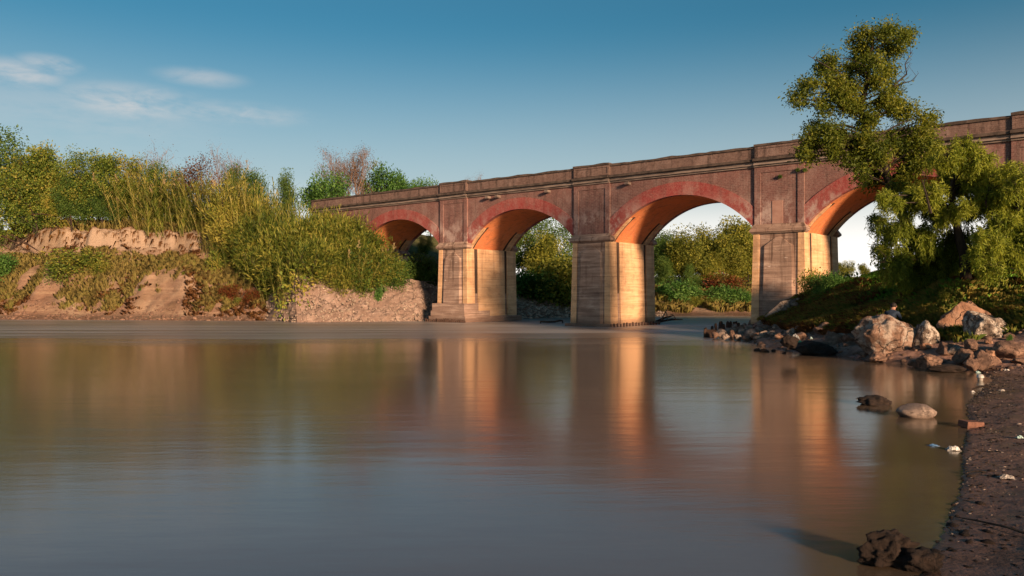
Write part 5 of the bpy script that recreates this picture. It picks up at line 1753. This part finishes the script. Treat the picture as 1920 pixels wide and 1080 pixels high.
# ------------------------------------------------------------------ wooden piles, driftwood
def pile(p, h, r_, label, group):
    q = MB()
    tx, ty = random.uniform(-0.1, 0.1), random.uniform(-0.1, 0.1)
    q.loft([[(math.cos(a) * r_ * k + tx * z, math.sin(a) * r_ * k + ty * z, z) for a in (0.4, 1.6, 2.9, 4.1, 5.3)] for k, z in ((1.0, -0.8), (1.0, h * 0.7), (0.8, h * 0.93), (0.35, h))])
    o = q.build('wooden_pile', MAT['wood'])
    o.location = p
    return tag(o, label, 'pile', group)


for i in range(20):
    t = -12.6 + 3.9 * i / 19
    pile(B(t, -1.0 + 0.05 * random.random(), 0), random.uniform(0.14, 0.30), 0.06, f'dark stub of a wooden pile at the first pier footing, {ORD[i]} from the left', 'pile stubs around the first pier')
for i in range(16):
    pile(B(3.35, -0.6 + 5.6 * i / 15, 0), random.uniform(0.12, 0.26), 0.06, f'dark stub of a wooden pile beside the second pier, {ORD[i]} from the front', 'pile stubs beside the second pier')
pl = [(1323, 632, 18), (1336, 624, 13), (1343, 622, 16), (1349, 621, 19), (1354, 620, 18), (1358, 618, 11), (1363, 617, 15), (1367, 617, 13), (1371, 616, 14), (1376, 615, 12), (1381, 615, 13), (1386, 614, 9)]
for i, (px, py, hp) in enumerate(pl):
    Yp = 2.0 * F / (py - HY)
    pile((P(px, py, Yp).x, Yp, 0), hp * Yp / F, 0.085, f'rotten wooden pile of the row edging the rubble spit, {ORD[i]} from the water end', 'rotten piles edging the rubble spit')
q = MB()
q.box(-0.35, 0.35, -0.03, 0.03, -0.3, 0.36)
o = q.build('timber_board', MAT['wood'])
o.location = (P(1330, 632, 37.4).x, 37.2, 0)
o.rotation_euler = (0, 0.05, 0.3)
tag(o, 'short upright timber board at the water end of the rubble spit', 'board')
# the dark beam in the rapids between the first two piers
q = MB()
Yd = 2.0 * F / (606.5 - HY)
p0 = P(1013, 606, Yd)
q.tube([(0, 0, 0.14), (0.5, 0, 0.10), (1.0, 0.02, 0.11), (1.35, 0.02, 0.20), (1.52, 0.02, 0.18), (1.55, 0.02, 0.02)], [0.07, 0.075, 0.07, 0.07, 0.06, 0.05], 6)
q.tube([(0.02, 0, 0.16), (0.0, 0, -0.2)], [0.05, 0.05], 5)
o = q.build('driftwood_log', MAT['wood'])
o.location = (p0.x, Yd, 0)
tag(o, 'black driftwood log with a bent end stuck in the rapids between two piers', 'log')
dw = [((1228, 604), (1262, 592), 0.10, 'dark drift log lying against the back of the second pier'), ((1236, 603), (1280, 599), 0.09, 'flat drift log pointing away from the second pier'),
      ((1240, 600), (1253, 575), 0.05, 'pale drift branch standing up behind the second pier'), ((1252, 602), (1246, 580), 0.04, 'thin drift branch crossing the pale one behind the second pier'), ((1268, 600), (1256, 588), 0.04, 'short grey drift branch at the end of the drift heap')]
for i, (a, b_, r_, lb) in enumerate(dw):
    Yd = 56.0
    pa, pb_ = P(a[0], a[1], Yd), P(b_[0], b_[1], Yd + 0.6)
    pa.z = max(pa.z, 0.02)
    q = MB()
    md = pa.lerp(pb_, 0.5) + Vector((0.05, 0, 0.08))
    q.tube([Vector((0, 0, 0)), md - pa, pb_ - pa], [r_, r_ * 0.8, r_ * 0.3], 5)
    o = q.build('driftwood_branch' if i > 1 else 'driftwood_log', MAT['bark_pale'] if i > 1 else MAT['wood'])
    o.location = pa
    tag(o, lb, 'driftwood', 'drift wood at the second pier')
q = MB()
pa, pb_ = P(976, 583, 67.5), P(996, 571, 68.2)
q.tube([Vector((0, 0, 0)), (pb_ - pa) * 0.5 + Vector((0, 0, 0.03)), pb_ - pa], [0.09, 0.08, 0.04], 5)
o = q.build('driftwood_branch', MAT['bark_pale'])
o.location = pa
tag(o, 'reddish broken branch leaning on the gravel bank right of the first pier', 'driftwood')
# dead stems lying on the left bank
for i, (a, b_) in enumerate([((4, 442), (60, 476)), ((20, 440), (82, 477)), ((34, 452), (70, 470)), ((132, 404), (136, 430)), ((60, 402), (96, 404))]):
    pa = P(a[0], a[1], 69.4); pb_ = P(b_[0], b_[1], 68.2)
    q = MB()
    q.tube([Vector((0, 0, 0)), (pb_ - pa) * 0.5 + Vector((0, 0, 0.1)), pb_ - pa], [0.05, 0.045, 0.02], 4)
    o = q.build('dead_stem', MAT['wood'])
    o.location = pa
    tag(o, ['dead stem fallen down the bank, lowest of the crossed group', 'dead stem fallen down the bank, longest of the crossed group', 'dead stem fallen down the bank, shortest of the crossed group',
            'dead stem hanging straight down the pale scarp', 'dead stem lying along the bank top under the scrub'][i], 'dead stem', 'dead stems on the left bank')
# stick on the beach
pa, pb_ = P(1790, 997, 7.05), P(1930, 1026, 6.45)
for p in (pa, pb_):
    p.z = gz(p.x, p.y) + 0.02
q = MB()
q.tube([Vector((0, 0, 0)), (pb_ - pa) * 0.3 + Vector((0, 0.015, 0.01)), (pb_ - pa) * 0.7 + Vector((0, -0.01, 0.02)), pb_ - pa], [0.004, 0.008, 0.010, 0.012], 6)
o = q.build('stick', MAT['bark'])
o.location = pa
tag(o, 'long thin dark stick lying across the wet beach near the viewer', 'stick')
for i, (px, py, ln, lb) in enumerate([(1833, 879, 0.22, 'short dark twig on the wet sand beside the puddle'), (1842, 724, 0.42, 'black curved piece of driftwood on the beach behind the brick')]):
    Yq = (CAMH - 0.08) * F / (py - HY)
    p = P(px, py, Yq)
    q = MB()
    k = 1 if i == 0 else 3
    q.tube([(-ln / 2, 0, 0.005), (-ln / 8, 0.01, 0.01 * k + 0.01 * k), (ln / 6, 0.0, 0.02 * k), (ln / 2, 0, 0.004)], [0.004 * k, 0.008 * k, 0.009 * k, 0.003 * k], 5)
    o = q.build('twig', MAT['clod'])
    o.location = (p.x, Yq, gz(p.x, Yq) + 0.005)
    tag(o, lb, 'twig')

# ------------------------------------------------------------------ litter on the beach
MAT['white_plastic'] = mat_plain('white_plastic', (0.30, 0.29, 0.27, 1), (0.44, 0.43, 0.41, 1), 8.0, 0.35, 0.5)
MAT['grey_plastic'] = mat_plain('dirty_plastic', (0.18, 0.16, 0.14, 1), (0.32, 0.29, 0.26, 1), 12.0, 0.45, 0.4)
MAT['blue_plastic'] = mat_plain('blue_plastic', (0.05, 0.12, 0.24, 1), (0.10, 0.20, 0.34, 1), 8.0, 0.4, 0.5)
MAT['green_plastic'] = mat_plain('green_plastic', (0.02, 0.22, 0.11, 1), (0.05, 0.32, 0.18, 1), 8.0, 0.35, 0.5)
MAT['teal_plastic'] = mat_plain('teal_plastic', (0.25, 0.38, 0.36, 1), (0.38, 0.50, 0.47, 1), 8.0, 0.4, 0.5)


def crumple(name, px, py, wpx, hpx, mat, label, cat, seed, zb=0.10, Y=None):
    """a crumpled sheet or bag with folds"""
    Yq = Y or (CAMH - zb) * F / (py - HY)
    p = P(px, py, Yq)
    wd, ht = 0.85 * wpx * Yq / F, 0.75 * hpx * Yq / F
    rg = random.Random(seed)
    vs, fs, n = [], [], 12
    for j in range(n + 1):
        for i in range(n + 1):
            u, v = i / n * 2 - 1, j / n * 2 - 1
            r_ = max(0, 1 - (u * u * 0.9 + v * v * 0.9))
            k = mn.fractal(Vector((u * 1.6 + seed, v * 1.6, 0)), 0.8, 2.2, 4)
            fold = abs(mn.noise(Vector((u * 2.6, v * 2.6, seed * 1.7))))
            vs.append((u * wd / 2 * (1 + 0.18 * k), v * wd * 0.38 * (1 + 0.2 * k), ht * (0.04 + r_ ** 0.7 * (0.55 + 0.5 * k + 0.5 * fold))))
    for j in range(n):
        for i in range(n):
            a = j * (n + 1) + i
            fs.append((a, a + 1, a + n + 2, a + n + 1))
    o = mesh_obj(name, vs, fs, mat, None, False)
    sm = o.modifiers.new('thickness', 'SOLIDIFY')
    sm.thickness = 0.003
    zg = gz(p.x, Yq)
    o.location = (p.x, Yq, max(zg, 0.0) + 0.004)
    o.rotation_euler = (0, 0, rg.uniform(-0.4, 0.4))
    return tag(o, label, cat, 'litter on the beach')


crumple('plastic_bag', 1787, 841, 28, 12, MAT['white_plastic'], 'crumpled white plastic bag at the waterline beyond the puddle', 'plastic bag', 3, 0.02)
crumple('plastic_bag', 1887, 886, 30, 10, MAT['grey_plastic'], 'half buried dirty grey plastic bag on the sand near the picture edge', 'plastic bag', 4)
crumple('plastic_sheet', 1912, 816, 16, 6, MAT['teal_plastic'], 'small pale teal scrap of plastic on the sand at the picture edge', 'plastic scrap', 5)
crumple('plastic_sheet', 1750, 836, 20, 4, MAT['blue_plastic'], 'blue scrap of plastic floating in the shallows', 'plastic scrap', 6, 0.0)
crumple('plastic_sheet', 1834, 688, 9, 5, MAT['teal_plastic'], 'pale green scrap of plastic under the brown rocks', 'plastic scrap', 7, 0.15)
crumple('plastic_sheet', 1887, 686, 11, 4, MAT['white_plastic'], 'white scrap of paper below the wide pale topped rock', 'paper scrap', 8, 0.2)
crumple('plastic_sheet', 1878, 723, 13, 4, MAT['grey_plastic'], 'thin grey scrap on the sand right of the black driftwood', 'plastic scrap', 9, 0.15)
crumple('plastic_sheet', 1824, 728, 8, 4, MAT['white_plastic'], 'tiny white scrap left of the black driftwood', 'plastic scrap', 10, 0.08)
crumple('plastic_sheet', 1492, 636, 18, 20, MAT['white_plastic'], 'upright white plastic sheet caught among the rubble stones', 'plastic sheet', 11, Y=29.6)
crumple('plastic_sheet', 1499, 637, 11, 7, MAT['green_plastic'], 'bright green scrap of plastic below the upright white sheet', 'plastic scrap', 12, Y=29.2)
crumple('plastic_sheet', 1521, 629, 6, 7, MAT['teal_plastic'], 'tiny pale scrap on the dirt right of the white sheet', 'plastic scrap', 13, Y=29.4)
# the white cup standing upside down on a grey base
Yc = (CAMH - 0.08) * F / (707 - HY)
pc = P(1838, 707, Yc)
cup = empty('plastic_tub', (pc.x, Yc, gz(pc.x, Yc)), 0, 'grey plastic tub with a domed white lid standing on the beach edge', 'tub', 'litter on the beach')
q = MB()
q.loft([[(r_ * math.cos(a), r_ * math.sin(a), z) for a in [k * math.pi / 8 for k in range(16)]] for r_, z in ((0.050, -0.02), (0.055, 0.0), (0.058, 0.10), (0.060, 0.115))])
q.build('tub_body', MAT['grey_plastic'], cup, True)
q = MB()
q.loft([[(r_ * math.cos(a), r_ * math.sin(a), z) for a in [k * math.pi / 8 for k in range(16)]] for r_, z in ((0.080, 0.116), (0.082, 0.125), (0.076, 0.16), (0.055, 0.19), (0.02, 0.203))])
q.build('tub_lid', MAT['white_plastic'], cup, True)

# ------------------------------------------------------------------ the person crouching among the rocks
MAT['jacket'] = mat_plain('dark_blue_jacket', (0.010, 0.018, 0.034, 1), (0.022, 0.036, 0.060, 1), 10.0, 0.9)
MAT['trousers'] = mat_plain('dark_trousers', (0.012, 0.014, 0.020, 1), (0.022, 0.026, 0.036, 1), 10.0, 0.9)
MAT['skin'] = mat_plain('skin', (0.30, 0.16, 0.11, 1), (0.36, 0.20, 0.14, 1), 10.0, 0.6)
MAT['hair'] = mat_plain('dark_hair', (0.010, 0.008, 0.007, 1), (0.02, 0.016, 0.013, 1), 20.0, 0.7)


def person():
    """squatting and bending forward, seen three-quarter from behind; local +x is where the figure faces"""
    J = [  # name, position, radius, parent
        ((0.0, 0.0, 0.40), 0.155, None),      # 0 pelvis
        ((0.10, 0.0, 0.56), 0.150, 0),        # 1 waist
        ((0.24, 0.0, 0.72), 0.165, 1),        # 2 chest
        ((0.34, 0.0, 0.83), 0.120, 2),        # 3 upper back
        ((0.40, 0.0, 0.90), 0.060, 3),        # 4 neck
        ((0.45, 0.0, 0.97), 0.085, 4),        # 5 head base
        ((0.49, 0.0, 1.06), 0.095, 5),        # 6 head top
    ]
    for s in (-1, 1):
        b = len(J)
        J += [((0.04, 0.10 * s, 0.36), 0.105, 0), ((0.24, 0.16 * s, 0.46), 0.095, b), ((0.40, 0.19 * s, 0.50), 0.075, b + 1), ((0.30, 0.19 * s, 0.28), 0.062, b + 2), ((0.22, 0.19 * s, 0.08), 0.046, b + 3),
              ((0.30, 0.20 * s, 0.035), 0.042, b + 4), ((0.40, 0.215 * s, 0.028), 0.034, b + 5)]
    arms = []
    for s in (-1, 1):
        b = len(J)
        J += [((0.31, 0.18 * s, 0.80), 0.080, 3), ((0.37, 0.25 * s, 0.62), 0.058, b), ((0.42, 0.26 * s, 0.50), 0.050, b + 1), ((0.52, 0.20 * s, 0.38), 0.040, b + 2), ((0.60, 0.16 * s, 0.29), 0.030, b + 3), ((0.63, 0.15 * s, 0.24), 0.034, b + 4)]
        arms.append(b + 5)
    me = bpy.data.meshes.new('body')
    me.from_pydata([j[0] for j in J], [(i, j[2]) for i, j in enumerate(J) if j[2] is not None], [])
    o = bpy.data.objects.new('person_body', me)
    COL.objects.link(o)
    sk = o.modifiers.new('skin', 'SKIN')
    for i, j in enumerate(J):
        me.skin_vertices[0].data[i].radius = (j[1], j[1])
    me.skin_vertices[0].data[0].use_root = True
    sb = o.modifiers.new('smooth', 'SUBSURF')
    sb.levels = sb.render_levels = 2
    dg = bpy.context.evaluated_depsgraph_get()
    ev = bpy.data.meshes.new_from_object(o.evaluated_get(dg))
    bpy.data.objects.remove(o)
    verts = np.array([v.co[:] for v in ev.vertices])
    faces = [tuple(p.vertices) for p in ev.polygons]
    # fingers: five short tapering chains from each palm
    vs, fs = verts.tolist(), list(faces)
    for bi, s in zip(arms, (-1, 1)):
        hp = Vector(J[bi][0])
        for k in range(5):
            off = Vector((0.012 * (k - 1.5), 0.013 * (k - 1.5), 0)) if k < 4 else Vector((-0.02, -0.028 * s, 0.03))
            ln = (0.055, 0.065, 0.060, 0.050, 0.045)[k]
            d1 = Vector((0.25, -0.1 * s, -1)).normalized() if k < 4 else Vector((0.6, -0.6 * s, -0.6)).normalized()
            t_ = MB()
            p0 = hp + off
            t_.tube([p0, p0 + d1 * ln * 0.5, p0 + d1 * ln * 0.8 + Vector((-0.008, 0, 0)), p0 + d1 * ln + Vector((-0.02, 0, 0))], [0.010, 0.009, 0.008, 0.005], 6)
            b0 = len(vs)
            vs += t_.v
            fs += [tuple(b0 + i for i in f) for f in t_.f]
    root = empty('person', (0, 0, 0), 0, 'person in dark blue clothes crouching and bending forward behind the boulders', 'person')
    body = mesh_obj('body', vs, fs, [MAT['skin'], MAT['jacket'], MAT['trousers'], MAT['hair']], root, True)
    seg = {}
    C = np.array([j[0] for j in J])
    for p in body.data.polygons:
        c = np.mean([vs[i] for i in p.vertices], axis=0)
        k = int(np.argmin(((C - c) ** 2).sum(1)))
        if k in (4, 5, 6):
            m_ = 0
        elif k in (0,) or 7 <= k < 21:
            m_ = 2
            if k in (12, 13, 19, 20):
                m_ = 3
        else:
            m_ = 1
        if k in arms or len(p.vertices) and c[2] < 0.27 and abs(c[1]) < 0.18 and c[0] > 0.55:
            m_ = 0
        p.material_index = m_
    # hair cap, nose, ears, eyes
    hv, hf = rock_arrays(900, 3, 0, 0.05, 3.0)
    hv = hv * np.array([0.105, 0.10, 0.10]) + np.array([0.470, 0, 1.065])
    keep = hv[:, 0] < 0.545
    hv[~keep, 0] = 0.545
    mesh_obj('hair', hv, hf, MAT['hair'], root, True)
    q = MB()
    q.loft([[(0.565, -0.014, 1.0), (0.565, 0.014, 1.0), (0.565, 0.01, 1.05), (0.565, -0.01, 1.05)], [(0.600, -0.008, 1.0), (0.600, 0.008, 1.0), (0.585, 0.004, 1.04), (0.585, -0.004, 1.04)]])
    q.build('nose', MAT['skin'], root)
    for s in (-1, 1):
        q = MB()
        q.box(0.455, 0.49, 0.092 * s - 0.012, 0.092 * s + 0.012, 1.0, 1.055)
        q.build('ear', MAT['skin'], root)
    return root


pp = person()
Yp = 26.9
xp = (1668 - CX) / F * Yp
pp.location = (xp, Yp, P(1668, 632, Yp).z)
pp.rotation_euler = (0, 0, R(50))
pp.scale = (1.0, 1.0, 1.0)

# prototypes parked below are removed: only their copies stand in the scene
for o in list(PROTO.values()) + CANE:
    for c in KIDS[o.name]:
        bpy.data.objects.remove(c)
    bpy.data.objects.remove(o)
